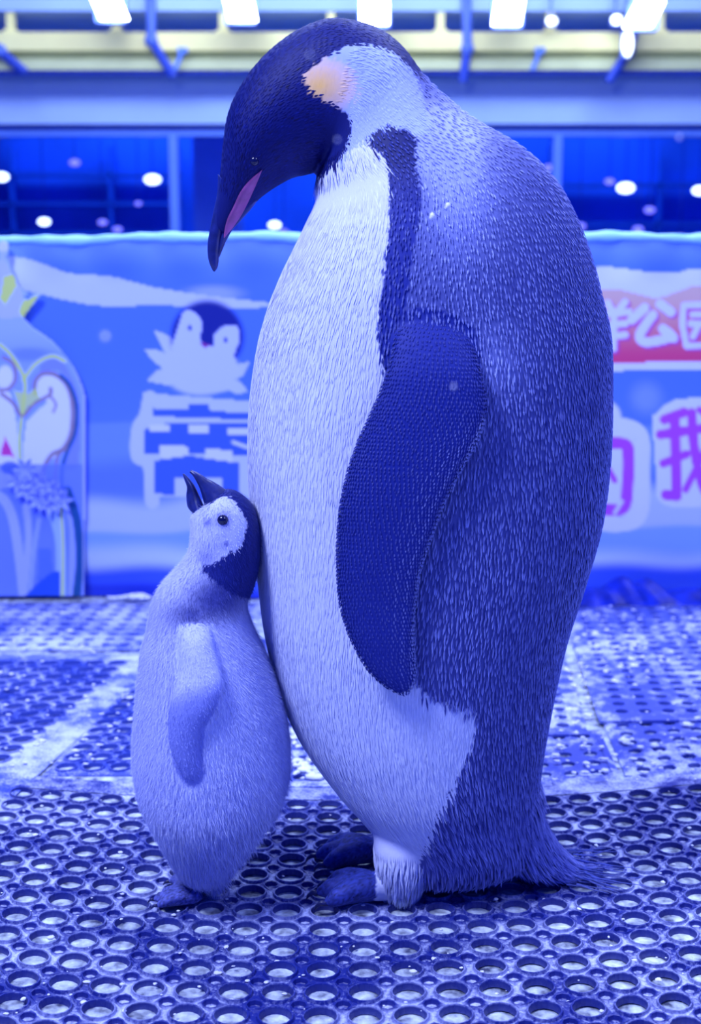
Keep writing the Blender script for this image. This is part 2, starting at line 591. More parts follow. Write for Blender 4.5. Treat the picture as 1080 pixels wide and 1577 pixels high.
def make_mat(name, label, origin, ang, angv, nu, nv, D, mat, small=True, border=.02, warp=0.0, z=0.0, detail=True, wob=.0008, borders=(1, 1, 1, 1)):
    V, F, K, nbig = ring_cell(D, detail, small)
    n = len(V)
    ii, jj = np.meshgrid(np.arange(nu), np.arange(nv), indexing='ij')
    off = np.stack([(ii.ravel() + .5) * D, (jj.ravel() + .5) * D, np.zeros(nu * nv)], 1)
    allV = (V[None] + off[:, None]).reshape(-1, 3)
    allF = F[None] + (np.arange(nu * nv) * n)[:, None, None]
    inner = ((ii.ravel() < nu - 1) & (jj.ravel() < nv - 1))
    allF = np.concatenate([allF[:, :nbig].reshape(-1, 4), allF[inner][:, nbig:].reshape(-1, 4)])
    allK = np.tile(K, nu * nv)
    # border frame of narrow quads (subdivided so it can follow the warp), sloping down to the ground outside
    bv, bf, bk = [], [], []
    Lx, Ly = nu * D, nv * D
    e = 0
    q = .33 * D if small else 0

    def quadstrip(p0, p1, q0, q1, z0, z1, m=24):
        b = len(bv)
        for k in range(m + 1):
            s = k / m
            a = np.array(p0) * (1 - s) + np.array(p1) * s
            c = np.array(q0) * (1 - s) + np.array(q1) * s
            bv.append((a[0], a[1], z0)); bv.append((c[0], c[1], z1))
            bk.extend([1, 1])
        for k in range(m):
            bf.append((b + 2 * k, b + 2 * k + 1, b + 2 * k + 3, b + 2 * k + 2))
    ws = border if isinstance(border, tuple) else (border,) * 4
    wa, wb_, wc, wd = ws
    zi = -.002 if small else 0
    x0, y0, x1, y1 = 0, 0, Lx + e, Ly + e
    for (a, b_, c, d, on) in (((x1, y0), (x0, y0), (x1 + wb_, y0 - wa), (x0 - wd, y0 - wa), borders[0]), ((x1, y1), (x1, y0), (x1 + wb_, y1 + wc), (x1 + wb_, y0 - wa), borders[1]),
                          ((x0, y1), (x1, y1), (x0 - wd, y1 + wc), (x1 + wb_, y1 + wc), borders[2]), ((x0, y0), (x0, y1), (x0 - wd, y0 - wa), (x0 - wd, y1 + wc), borders[3])):
        if on:
            quadstrip(a, b_, c, d, zi + .001, zi - .002)
            a2, b2 = c, d
            quadstrip(a2, b2, a2, b2, zi - .002, -.0068)
    if small:
        for k_ in range(nu + 1):
            for yy, sg in ((0, 1), (Ly, -1)):
                b = len(bv)
                xa_, xb_ = max(k_ * D - q, 0), min(k_ * D + q, Lx)
                bv += [(xa_, yy, zi), (xb_, yy, zi), (k_ * D, yy + sg * q, zi), (xa_, yy, zi)]
                bk += [1] * 4
                bf.append((b, b + 1, b + 2, b + 3))
        for k_ in range(1, nv):
            for xx_, sg in ((0, 1), (Lx, -1)):
                b = len(bv)
                bv += [(xx_, k_ * D - q, zi), (xx_, k_ * D + q, zi), (xx_ + sg * q, k_ * D, zi), (xx_, k_ * D - q, zi)]
                bk += [1] * 4
                bf.append((b, b + 1, b + 2, b + 3))
    if bv:
        allF = np.concatenate([allF, np.array(bf) + len(allV)])
        allV = np.concatenate([allV, np.array(bv)])
        allK = np.concatenate([allK, np.array(bk)])
    ca, sa = math.cos(ang), math.sin(ang)
    X = origin[0] + allV[:, 0] * ca + allV[:, 1] * math.sin(angv)
    Y = origin[1] + allV[:, 0] * sa + allV[:, 1] * math.cos(angv)
    Y = Y + warp * X * X
    Z = allV[:, 2] + z + wob * (np.sin(X * 9 + Y * 5) + np.sin(Y * 13 - X * 4))
    P = np.stack([X, Y, Z], 1)
    c = np.stack([allK, allK, allK], 1)
    o = mesh_obj(name, P, allF, mat, None, col=c, smooth=False)
    tag(o, label, 'mat', 'rubber ring mats on the floor')
    return o


D = .0437
make_mat('ring_mat', 'nearest frosted ring mat under both penguins', (-.488, .935), .0, .0, 32, 17, D, M_near, warp=.24, border=(.02, .02, .052, .02))
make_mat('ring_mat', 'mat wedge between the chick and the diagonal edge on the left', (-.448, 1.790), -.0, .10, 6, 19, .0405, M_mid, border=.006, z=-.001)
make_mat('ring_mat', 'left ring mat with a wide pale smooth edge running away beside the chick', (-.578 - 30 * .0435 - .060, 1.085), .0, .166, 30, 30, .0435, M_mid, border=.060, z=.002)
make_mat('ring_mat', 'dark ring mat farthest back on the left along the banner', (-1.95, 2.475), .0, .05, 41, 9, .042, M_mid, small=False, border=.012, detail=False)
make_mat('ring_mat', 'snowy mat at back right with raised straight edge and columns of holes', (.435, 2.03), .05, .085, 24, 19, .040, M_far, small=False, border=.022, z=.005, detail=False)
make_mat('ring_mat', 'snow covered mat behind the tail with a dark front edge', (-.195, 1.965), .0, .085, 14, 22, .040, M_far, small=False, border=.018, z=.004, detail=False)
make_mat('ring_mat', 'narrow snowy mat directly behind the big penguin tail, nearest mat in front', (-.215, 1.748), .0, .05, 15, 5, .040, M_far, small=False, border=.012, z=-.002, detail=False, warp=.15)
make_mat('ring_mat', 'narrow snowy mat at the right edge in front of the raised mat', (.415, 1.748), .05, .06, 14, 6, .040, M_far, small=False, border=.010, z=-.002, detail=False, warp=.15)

# snow crumbs lying on the mats
def blob_field(name, pts, mat, label=None, cat=None, kind=None):
    V, F = icosphere_pts(7, 5)
    V = np.array(V); F = np.array(F)
    P = np.array(pts)
    n = len(V)
    al = []
    for x, y, z, r in pts:
        s = 1 + .35 * rng.standard_normal((n, 1)) * .5
        w = V * s * np.array([r * random.uniform(.8, 1.7), r * random.uniform(.8, 1.3), r * random.uniform(.35, .6)])
        al.append(w + np.array([x, y, z]))
    o = mesh_obj(name, np.concatenate(al), (F[None] + (np.arange(len(pts)) * n)[:, None, None]).reshape(-1, 4), mat)
    if label:
        tag(o, label, cat)
    if kind:
        o['kind'] = kind
    return o


M_snow = plain('snow', (.78, .82, 1.0), .7, .08, 120, .4, .3)
pts = []
for _ in range(520):
    px, py = rng.uniform(820, 1120), rng.uniform(935, 1205)
    if rng.random() < .3:
        px = rng.uniform(870, 1000); py = rng.uniform(940, 1060)
    p_ = g(px, py)
    pts.append((p_.x, p_.y, .003, abs(rng.normal(0, .0024)) + .0012))
for _ in range(150):
    px, py = rng.uniform(-60, 240), rng.uniform(925, 1190)
    p_ = g(px, py)
    pts.append((p_.x, p_.y, .002, abs(rng.normal(0, .0018)) + .001))
for _ in range(160):
    px, py = rng.uniform(430, 560), rng.uniform(1090, 1200)
    p_ = g(px, py)
    pts.append((p_.x, p_.y, .002, abs(rng.normal(0, .003)) + .0015))
for _ in range(220):
    px, py = rng.uniform(-40, 1120), rng.uniform(1215, 1560)
    p_ = g(px, py)
    pts.append((p_.x, p_.y, -.001, abs(rng.normal(0, .0012)) + .0008))
blob_field('snow_crumbs', pts, M_snow, 'loose white snow crumbs scattered over the rubber mats', 'snow', 'stuff')
pts = []
for k in range(26):
    px = 168 + k * 2.3
    p_ = g(px + rng.uniform(-2, 2), 921)
    pts.append((p_.x, p_.y - rng.uniform(0, .02), .004 + (k / 26) * rng.uniform(0, .008), .004 + .006 * k / 26))
blob_field('snow_heap', pts, M_snow, 'low heap of white snow at the foot of the banner left of the chick', 'snow')

# ------------------------------------------------------------------ printed banner on its low partition
YN = 2.95


def smooth(e0, e1, x):
    t = np.clip((x - e0) / (e1 - e0), 0, 1)
    return t * t * (3 - 2 * t)


def inpoly(px, py, poly):
    poly = np.array(poly, float)
    ins = np.zeros(px.shape, bool)
    x0, y0 = poly[-1]
    for x1, y1 in poly:
        c = ((y1 > py) != (y0 > py))
        with np.errstate(divide='ignore', invalid='ignore'):
            xi = (x0 - x1) * (py - y1) / (y0 - y1) + x1
        ins ^= c & (px < xi)
        x0, y0 = x1, y1
    return ins


def segd(px, py, a, b):
    ax, ay = a; bx, by = b
    dx, dy = bx - ax, by - ay
    t = np.clip(((px - ax) * dx + (py - ay) * dy) / (dx * dx + dy * dy + 1e-9), 0, 1)
    return np.hypot(px - ax - t * dx, py - ay - t * dy)


def stroke(px, py, pts):
    d = np.full(px.shape, 1e9)
    for a, b in zip(pts[:-1], pts[1:]):
        d = np.minimum(d, segd(px, py, a, b))
    return d


def curve(pts, n=8):
    P = [np.array(p, float) for p in pts]
    out = []
    for i in range(len(P) - 1):
        p0, p1, p2, p3 = P[max(i - 1, 0)], P[i], P[i + 1], P[min(i + 2, len(P) - 1)]
        for k in range(n):
            t = k / n
            out.append(tuple(.5 * ((2 * p1) + (-p0 + p2) * t + (2 * p0 - 5 * p1 + 4 * p2 - p3) * t * t + (-p0 + 3 * p1 - 3 * p2 + p3) * t ** 3)))
    out.append(tuple(P[-1]))
    return out


class Print:
    """flat print computed on the vertices of a dense sheet"""
    def __init__(self, px, py, base):
        self.x, self.y = px, py
        self.c = np.tile(np.array(base, float), (px.size, 1))

    def mix(self, m, col):
        m = np.clip(m, 0, 1)[:, None]
        self.c = self.c * (1 - m) + np.array(col, float) * m

    def poly(self, pts, col, a=1.0):
        self.mix(inpoly(self.x, self.y, pts) * a, col)

    def line(self, pts, w, col, a=1.0, soft=1.5):
        self.mix((1 - smooth(w / 2 - soft / 2, w / 2 + soft, stroke(self.x, self.y, pts))) * a, col)

    def disc(self, cx, cy, rx, ry, col, a=1.0, soft=.12):
        r = np.hypot((self.x - cx) / rx, (self.y - cy) / ry)
        self.mix((1 - smooth(1 - soft, 1 + soft, r)) * a, col)


SKY = (.075, .185, .88)
PALE = (.50, .58, .95)
ICE = (.27, .42, .95)
WHT = (.62, .68, .97)
step = 2.6
gx = np.arange(-420, 1500, step)
gy = np.linspace(368, 917, 210)
PX, PY = np.meshgrid(gx, gy)
x, y = PX.ravel(), PY.ravel()
P = Print(x, y, SKY)
wob = 14 * np.sin(x / 90) + 8 * np.sin(x / 37 + 1)
P.mix(smooth(420, 372, y) * .65, (.20, .36, .95))
P.mix(smooth(520, 760, y) * .35, (.16, .28, .92))
# cloud streak
P.poly(curve([(-420, 380), (-100, 382), (10, 392), (60, 402), (110, 420), (170, 425), (230, 440), (300, 452), (390, 463), (430, 468), (380, 474), (250, 470), (150, 470), (60, 452), (0, 440), (-100, 450), (-420, 470)]), PALE)
P.disc(330, 452, 40, 12, PALE, .5, .6)
# distant ice
P.mix(smooth(648, 655, y + .2 * wob) * .5, (.20, .34, .93))
P.mix(smooth(700, 735, y + .8 * wob) * smooth(790, 745, y) * .55, (.07, .14, .85))
P.mix(smooth(745 + wob * 1.0, 775 + wob, y), (.44, .54, .95))
P.mix(smooth(808 + .4 * wob, 820 + .4 * wob, y), (.22, .38, .93))
P.mix(smooth(830, 862, y + .5 * wob), (.50, .62, .96))
P.mix(smooth(868, 892, y + .6 * wob + .02 * (x - 130)), (.04, .10, .80))
P.mix(smooth(895, 908, y + .3 * wob), (.015, .04, .60))
# snow dot
P.disc(163, 517, 9, 9, (.25, .35, .95), .8, .5)
P.disc(994, 612, 22, 22, (.22, .34, .95), .8, .7)
# cartoon chick: a plain generic bird, round dark cap, white cheeks, ruffled body
NV = (.006, .016, .26)
for p_ in ([(238, 508), (262, 518), (280, 540), (258, 545)], [(222, 538), (250, 540), (275, 560), (250, 565)], [(226, 585), (250, 567), (280, 575), (262, 592)], [(386, 556), (365, 562), (352, 580), (372, 580)], [(384, 603), (366, 585), (345, 588), (360, 604)]):
    P.poly(curve(p_ + [p_[0]], 5), PALE)
P.disc(309, 566, 58, 42, PALE)
P.disc(320, 518, 56, 56, NV)
P.poly([(250, 530), (400, 560), (400, 620), (240, 620)], PALE, 0)
P.poly(curve([(268, 525), (278, 495), (283, 480), (296, 478), (308, 488), (313, 503), (308, 520), (318, 532), (330, 530), (331, 515), (345, 502), (362, 500), (370, 510), (368, 528), (362, 545), (365, 570), (340, 590), (290, 590), (262, 560), (268, 525)]), PALE)
P.disc(293, 504, 3.2, 4.5, (.02, .04, .4))
P.disc(348, 523, 3.2, 4.5, (.02, .04, .4))
P.poly([(308, 526), (326, 531), (317, 535)], (.25, .03, .3))
P.disc(320, 590, 50, 14, PALE, 1)
# block character under it (crown-like emperor character)
BK = (.045, .12, .78)
P.line(curve([(232, 612), (226, 640), (215, 660), (214, 700), (232, 712), (236, 770)]), 22, PALE)
P.poly([(222, 604), (400, 618), (400, 760), (236, 765), (215, 700), (215, 655)], PALE)
P.poly([(292, 621), (322, 621), (324, 632), (400, 636), (400, 646), (237, 640), (237, 628), (292, 630)], BK)
P.poly([(224, 660), (262, 650), (400, 650), (400, 700), (224, 697)], BK)
for b in ([(232, 652), (262, 652), (262, 664), (232, 664)], [(290, 654), (322, 654), (322, 667), (290, 667)], [(350, 657), (400, 657), (400, 670), (350, 670)], [(246, 684), (290, 686), (290, 706), (246, 704)], [(318, 690), (360, 692), (360, 712), (318, 710)]):
    P.poly(b, WHT)
P.poly([(240, 708), (294, 700), (318, 705), (370, 712), (368, 762), (342, 762), (342, 735), (318, 735), (318, 770), (290, 765), (290, 735), (270, 735), (270, 762), (238, 757)], BK)
P.line([(360, 680), (382, 688)], 5, WHT)
# right: orange arc board with white characters
P.poly(curve([(700, 420), (860, 418), (930, 412), (990, 418), (1040, 420), (1080, 414), (1300, 418), (1300, 470), (700, 470)]), WHT)
P.poly([(700, 450), (1300, 440), (1300, 568), (700, 572)], WHT)
org = inpoly(x, y, curve([(700, 470), (850, 452), (930, 445), (960, 447), (1010, 458), (1050, 446), (1090, 440), (1300, 442), (1300, 556), (1080, 556), (700, 562)]))
tt = smooth(445, 555, y)[:, None]
P.c = np.where(org[:, None], np.array([.62, .42, .42]) * (1 - tt) + np.array([.62, .055, .20]) * tt, P.c)
SH = (.45, .06, .42)


def glyph(strokes, w, col, dx=0, dy=0, sh=None):
    for s_ in strokes:
        if sh:
            P.line([(a + dx + 3, b + dy + 3) for a, b in s_], w + 1, sh)
    for s_ in strokes:
        P.line([(a + dx, b + dy) for a, b in s_], w, col)


# yang (water + sheep), gong, yuan
glyph([[(935, 466), (942, 478)], [(962, 465), (952, 478)], [(928, 484), (968, 480)], [(930, 501), (962, 498)], [(925, 518), (962, 515)], [(945, 480), (944, 536)], [(895, 480), (905, 488)], [(890, 500), (900, 507)], [(893, 530), (908, 512)]], 10, WHT, sh=SH)
glyph([[(992, 474), (972, 492)], [(1016, 468), (1032, 480)], curve([(1004, 485), (993, 500), (984, 517), (992, 526), (1012, 524), (1034, 518)]), curve([(1020, 506), (1030, 513), (1036, 520)])], 14, WHT, sh=SH)
glyph([[(1052, 470), (1108, 468), (1110, 530), (1056, 532), (1050, 500), (1052, 470)], [(1066, 484), (1096, 484)], [(1062, 498), (1100, 498)], [(1076, 498), (1066, 518)], [(1086, 498), (1086, 514), (1098, 516)]], 9, WHT, sh=SH)
glyph([[(840, 474), (880, 472)], [(846, 490), (876, 490), (872, 530), (842, 530), (846, 490)], [(838, 508), (882, 508)]], 9, WHT, sh=SH)
# magenta characters with white outline: de, e (goose)
MG = (.44, .07, .78)
P.disc(925, 640, 30, 26, WHT)
P.line(curve([(900, 650), (950, 652), (985, 668), (988, 720), (984, 790), (950, 806), (900, 800)]), 22, WHT)
P.poly([(880, 640), (975, 660), (985, 790), (880, 800)], WHT)
P.line(curve([(905, 682), (958, 682), (966, 700), (965, 740), (958, 780), (925, 782)]), 17, MG)
P.line([(880, 682), (866, 690), (866, 770), (900, 770)], 15, MG)
P.line([(935, 720), (945, 738)], 8, MG)
P.line([(956, 770), (945, 788)], 5, WHT)
P.poly(curve([(1003, 640), (1030, 618), (1060, 612), (1100, 610), (1240, 615), (1250, 760), (1120, 775), (1020, 775), (1008, 720), (1003, 640)]), WHT)
P.line([(1022, 645), (1052, 634)], 14, MG)
P.line([(1016, 668), (1086, 658)], 14, MG)
P.line([(1038, 645), (1040, 762), (1024, 760)], 15, MG)
P.line([(1020, 712), (1056, 698)], 12, MG)
P.line(curve([(1064, 635), (1068, 690), (1080, 745), (1094, 765)]), 14, MG)
P.line([(1086, 690), (1054, 752)], 10, MG)
P.line([(1076, 630), (1090, 642)], 9, MG)
for s_ in ([(1115, 640), (1108, 660)], [(1112, 662), (1150, 662), (1148, 700), (1112, 702)], [(1112, 720), (1158, 718), (1152, 768), (1140, 762)], [(1112, 742), (1136, 742)]):
    P.line(s_, 9, MG)
# banner geometry
pos = np.zeros((x.size, 3))
for r in range(len(gy)):
    pa = at(540, gy[r], YN)
    k = (at(1540, gy[r], YN).x - pa.x) / 1000
    sl = slice(r * len(gx), (r + 1) * len(gx))
    pos[sl, 0] = (gx - 540) * k
    pos[sl, 2] = pa.z
top = smooth(440, 372, y)
bot = smooth(840, 915, y)
xx = pos[:, 0]
ripple = .004 * np.sin(xx * 14) * top + .007 * top * np.sin(xx * 41 + 1.3) + .012 * bot * np.sin(xx * 9 + .7) + .0035 * np.sin(xx * 5 + pos[:, 2] * 7)
pos[:, 1] = YN - .012 + ripple
pos[:, 2] += -.004 * np.sin(xx * 7 + .5) * top + .002 * np.sin(xx * 23) * top
pos[:, 2] = np.maximum(pos[:, 2], -.012)
n_x, n_y = len(gx), len(gy)
i, j = np.meshgrid(np.arange(n_x - 1), np.arange(n_y - 1))
a = (j * n_x + i).ravel()
F = np.stack([a, a + n_x, a + n_x + 1, a + 1], 1)
M_print = vcol('printed_vinyl', .45, .3, bump=.15, bscale=30, bdist=.002)
t = thing('printed_banner', 'long blue printed banner with a cartoon chick, ice and Chinese characters', 'banner', (0, YN, 0))
mesh_obj('printed_sheet', pos, F, M_print, t, col=P.c)
# rolled hem at the top
M_hem = plain('lit_cyan_hem', (.36, .74, .98), .4, .08, 20)  # bright cyan holds the highlight of light from above on the hem
mb = MB()
hp = []
for xi in range(0, n_x, 5):
    v = pos[xi]
    hp.append((v[0], v[1] + .002, v[2] + .001))
mb.tube(hp, [.011 + .002 * math.sin(k * .5) + .0015 * math.sin(k * 1.7) for k in range(len(hp))], 10)
mb.build('top_hem', M_hem, t, True)
mb = MB()
mb.box(pos[0, 0], pos[n_x - 1, 0], YN + .03, YN + .06, -.0072, pos[0, 2] - .02)
for k in range(7):
    xk = pos[0, 0] + k * (pos[n_x - 1, 0] - pos[0, 0]) / 6
    mb.box(xk - .03, xk + .03, YN + .06, YN + .35, -.0072, .04)
tag(mb.build('partition_panel', M_frame), 'low partition panel standing behind the printed banner', 'partition')

# crumpled blue tarp at the banner foot on the right
tv, tf = [], []
nu, nvv = 46, 16
a0, a1 = g(866, 932), g(1120, 932)
for jv in range(nvv):
    for iu in range(nu):
        s, r = iu / (nu - 1), jv / (nvv - 1)
        X = a0.x + (a1.x - a0.x) * s
        hgt = .042 * math.exp(-((s - .42) / .24) ** 2) + .028 * math.exp(-((s - .9) / .12) ** 2) + .010
        Z = hgt * math.sin(math.pi * min(1, r * 1.0)) * (1 + .25 * math.sin(s * 31 + r * 6)) + .004
        Yv = YN - .035 - .10 * (1 - r) + .01 * math.sin(s * 23 + r * 5)
        tv.append((X, Yv, max(Z, .002)))
tf = [(jv * nu + iu, jv * nu + iu + 1, (jv + 1) * nu + iu + 1, (jv + 1) * nu + iu) for jv in range(nvv - 1) for iu in range(nu - 1)]
M_tarp = plain('wet_blue_tarp', (.004, .02, .40), .45, .4, 30, .3, .25)
tag(mesh_obj('crumpled_tarp', tv, tf, M_tarp), 'crumpled wet blue tarp lying at the foot of the banner right of the big penguin', 'tarp')

# ------------------------------------------------------------------ ornate display board at the left (print on a cut-out board)
YD = 2.918
outl = curve([(-150, 925), (-150, 700), (-150, 600), (-120, 540), (-60, 500), (-45, 488), (-52, 470), (-30, 455), (-10, 405), (-4, 378), (5, 370), (14, 380), (12, 398), (18, 415), (24, 430), (36, 448), (62, 452), (50, 470), (38, 488), (48, 502), (80, 525), (110, 560), (125, 590), (132, 620), (132, 700), (131, 800), (130, 925)], 6)
gx2 = np.arange(-155, 137, 2.2)
gy2 = np.arange(368, 919, 2.2)
A, B = np.meshgrid(gx2, gy2)
x, y = A.ravel(), B.ravel()
P = Print(x, y, (.24, .36, .92))
YL = (.55, .68, .20); GLD = (.26, .20, .30); TEAL = (.01, .08, .30); LW = (.66, .72, .98)
P.mix(smooth(560, 500, y) * .6, (.36, .50, .95))
P.poly([(-10, 470), (-4, 400), (8, 400), (34, 450), (40, 488), (0, 490)], (.42, .50, .80))
P.poly([(0, 460), (6, 425), (22, 420), (26, 440), (8, 470)], YL)
P.poly([(62, 452), (36, 462), (28, 480), (36, 490)], YL)
P.disc(5, 379, 9, 9, (.55, .62, .75))
P.line([(5, 388), (3, 405)], 4, (.4, .5, .6))
P.poly([(38, 455), (60, 446), (42, 462)], SKY)
P.disc(45, 545, 35, 10, (.10, .18, .88), .6, .6)
# white window fields
P.poly(curve([(40, 650), (35, 700), (40, 740), (60, 745), (72, 715), (98, 690), (110, 655), (108, 610), (92, 580), (70, 576), (56, 590), (58, 610), (72, 618), (60, 630), (40, 650)]), LW)
P.poly(curve([(-40, 600), (10, 600), (24, 640), (28, 690), (20, 745), (-40, 760)]), LW)
P.disc(8, 582, 13, 20, LW)
P.poly(curve([(62, 560), (90, 550), (110, 580), (122, 620), (122, 700), (118, 720), (100, 720), (112, 680), (116, 640), (110, 595), (90, 570), (62, 575)]), (.20, .27, .90))
# scrolls
for pts_, w, col in ((curve([(0, 530), (20, 550), (38, 585), (36, 620), (30, 680), (34, 740)]), 5, YL), (curve([(36, 585), (55, 560), (80, 548), (100, 556)]), 5, YL), (curve([(0, 600), (14, 598), (24, 582), (20, 560), (5, 550)]), 5, GLD), (curve([(2, 606), (20, 620), (34, 640), (52, 622), (76, 608), (78, 598)]), 5, GLD),
                     (curve([(54, 606), (54, 588), (66, 575), (86, 577), (104, 594), (112, 625), (110, 665), (98, 690), (80, 700), (68, 720), (66, 740)]), 6, GLD), (curve([(94, 578), (108, 594), (118, 625), (116, 665), (104, 694), (96, 720), (95, 750)]), 5, TEAL), (curve([(102, 690), (90, 700), (86, 720), (84, 745)]), 4, GLD), (curve([(78, 610), (86, 622), (82, 634)]), 3, GLD)):
    P.line(pts_, w, col)
P.poly([(34, 640), (20, 600), (42, 606), (56, 596), (62, 612), (44, 626)], YL, .8)
P.poly([(8, 672), (0, 700), (22, 703)], (.55, .05, .38))
# lower part: arch ribs
P.mix((y > 715) * .75, (.12, .20, .86))
P.disc(15, 720, 14, 10, (.03, .09, .5), .8)
for pts_, w, col in ((curve([(-20, 760), (5, 768), (20, 800), (30, 860), (36, 915)]), 14, (.36, .44, .93)), (curve([(40, 780), (44, 830), (36, 915)]), 10, (.36, .44, .93)), (curve([(80, 790), (92, 830), (94, 915)]), 14, (.34, .50, .90)), (curve([(94, 780), (97, 840), (96, 915)]), 4, YL), (curve([(100, 770), (112, 810), (110, 915)]), 10, (.30, .38, .93)),
                     (curve([(104, 755), (118, 800), (123, 860), (118, 915)]), 12, TEAL), (curve([(60, 800), (52, 850), (46, 915)]), 6, (.30, .40, .80))):
    P.line(pts_, w, col)
P.poly([(38, 918), (60, 895), (80, 880), (92, 880), (92, 918)], (.02, .09, .72))
P.poly([(60, 845), (78, 845), (82, 880), (58, 895)], (.08, .17, .85), .8)
P.line([(131, 600), (130, 918)], 4, (.42, .50, .93))
P.line(curve([(60, 508), (100, 540), (125, 590), (132, 620)]), 3, (.42, .50, .93))
ins = inpoly(x, y, outl)
co = np.zeros((x.size, 3))
kx = 0
for r in range(len(gy2)):
    pa = at(540, gy2[r], YD)
    k = (at(1540, gy2[r], YD).x - pa.x) / 1000
    sl = slice(r * len(gx2), (r + 1) * len(gx2))
    co[sl, 0] = (gx2 - 540) * k
    co[sl, 2] = max(pa.z, -.012)
co[:, 1] = YD
n_x, n_y = len(gx2), len(gy2)
i, j = np.meshgrid(np.arange(n_x - 1), np.arange(n_y - 1))
a = (j * n_x + i).ravel()
F = np.stack([a, a + n_x, a + n_x + 1, a + 1], 1)
keep = ins[F].sum(1) >= 3
F = F[keep]
used = np.unique(F)
remap = -np.ones(x.size, int)
remap[used] = np.arange(len(used))
board = thing('display_board', 'ornate arched display board with scrolls and a green finial at the left edge', 'board', (co[:, 0].mean(), YD, 0))
oF = mesh_obj('printed_face', co[used], remap[F], M_print, board, col=P.c[used])
md = oF.modifiers.new('thick', 'SOLIDIFY')
md.thickness = .006
md.offset = -1
# raised flower spray on it
M_petal = plain('pale_blue_petal', (.26, .34, .90), .6, .15, 50)


def petal(mb, c, d, L, w, th=.004, up=Vector((0, -1, 0))):
    d = d.normalized(); s = d.cross(up).normalized()
    V = [c, c + d * L * .5 + s * w + up * th, c + d * L * .5 - s * w + up * th, c + d * L + up * th * .5, c + d * L * .5 - up * .0]
    mb.add(V, [(0, 1, 3), (0, 3, 2), (0, 4, 1), (0, 2, 4), (1, 4, 3), (4, 2, 3)])


flw = [(40, 722), (52, 740), (68, 745), (84, 755), (60, 768), (78, 775), (96, 768), (40, 752), (28, 740)]
t = thing('flower_spray', 'spray of pale blue flowers fixed on the ornate display board', 'flowers', at(62, 750, YD))
for k, (fx, fy) in enumerate(flw):
    c = at(fx, fy, YD - .008)
    mb = MB()
    for q in range(6):
        an = q * math.pi / 3 + k * .7
        petal(mb, c, Vector((math.cos(an), -.25, math.sin(an))), .032, .007)
    mb.build('flower', M_petal, t)

# ================================================================== PENGUINS
def crom(vals, s):
    """Catmull-Rom interpolation of array vals (n,k) at s in [0,n-1]"""
    vals = np.asarray(vals, float)
    n = len(vals)
    i = np.clip(np.floor(s).astype(int), 0, n - 2)
    t = (s - i)[:, None]
    p0 = vals[np.clip(i - 1, 0, n - 1)]; p1 = vals[i]; p2 = vals[i + 1]; p3 = vals[np.clip(i + 2, 0, n - 1)]
    return .5 * (2 * p1 + (-p0 + p2) * t + (2 * p0 - 5 * p1 + 4 * p2 - p3) * t ** 2 + (-p0 + 3 * p1 - 3 * p2 + p3) * t ** 3)


class Loft:
    """rings given in the photo's side view: (Lx,Ly,Rx,Ry,half depth, plane Y)"""
    def __init__(self, rings, zmin=None):
        R = []
        for r in rings:
            Yp = r[5]
            a = at(r[0], r[1], Yp); b = at(r[2], r[3], Yp)
            if zmin is not None:
                a.z = max(a.z, zmin); b.z = max(b.z, zmin)
            R.append((a.x, a.z, b.x, b.z, r[4], Yp))
        self.R = np.array(R)
        self.n = len(R)
        c = (self.R[:, :2] + self.R[:, 2:4]) / 2
        self.len = np.concatenate([[0], np.cumsum(np.hypot(*np.diff(c, axis=0).T))])

    def s_of_len(self, L):
        return np.interp(L, self.len, np.arange(self.n))

    def point(self, s, th):
        v = crom(self.R, s)
        cx, cz = (v[:, 0] + v[:, 2]) / 2, (v[:, 1] + v[:, 3]) / 2
        ax, az = (v[:, 2] - v[:, 0]) / 2, (v[:, 3] - v[:, 1]) / 2
        ct, st = np.cos(th), np.sin(th)
        return np.stack([cx + ax * ct, v[:, 5] - v[:, 4] * st, cz + az * ct], 1)

    def mesh(self, ns, nt, mb):
        s = np.linspace(0, self.n - 1, ns)
        th = np.arange(nt) / nt * 2 * math.pi
        Sg, Tg = np.meshgrid(s, th, indexing='ij')
        V = self.point(Sg.ravel(), Tg.ravel())
        F = []
        for a in range(ns - 1):
            for b in range(nt):
                F.append((a * nt + b, a * nt + (b + 1) % nt, (a + 1) * nt + (b + 1) % nt, (a + 1) * nt + b))
        c0 = V[:nt].mean(0); c1 = V[-nt:].mean(0)
        V = list(map(tuple, V)) + [tuple(c0), tuple(c1)]
        k = ns * nt
        for b in range(nt):
            F.append((k, (b + 1) % nt, b))
            F.append((k + 1, (ns - 1) * nt + b, (ns - 1) * nt + (b + 1) % nt))
        mb.add(V, F)


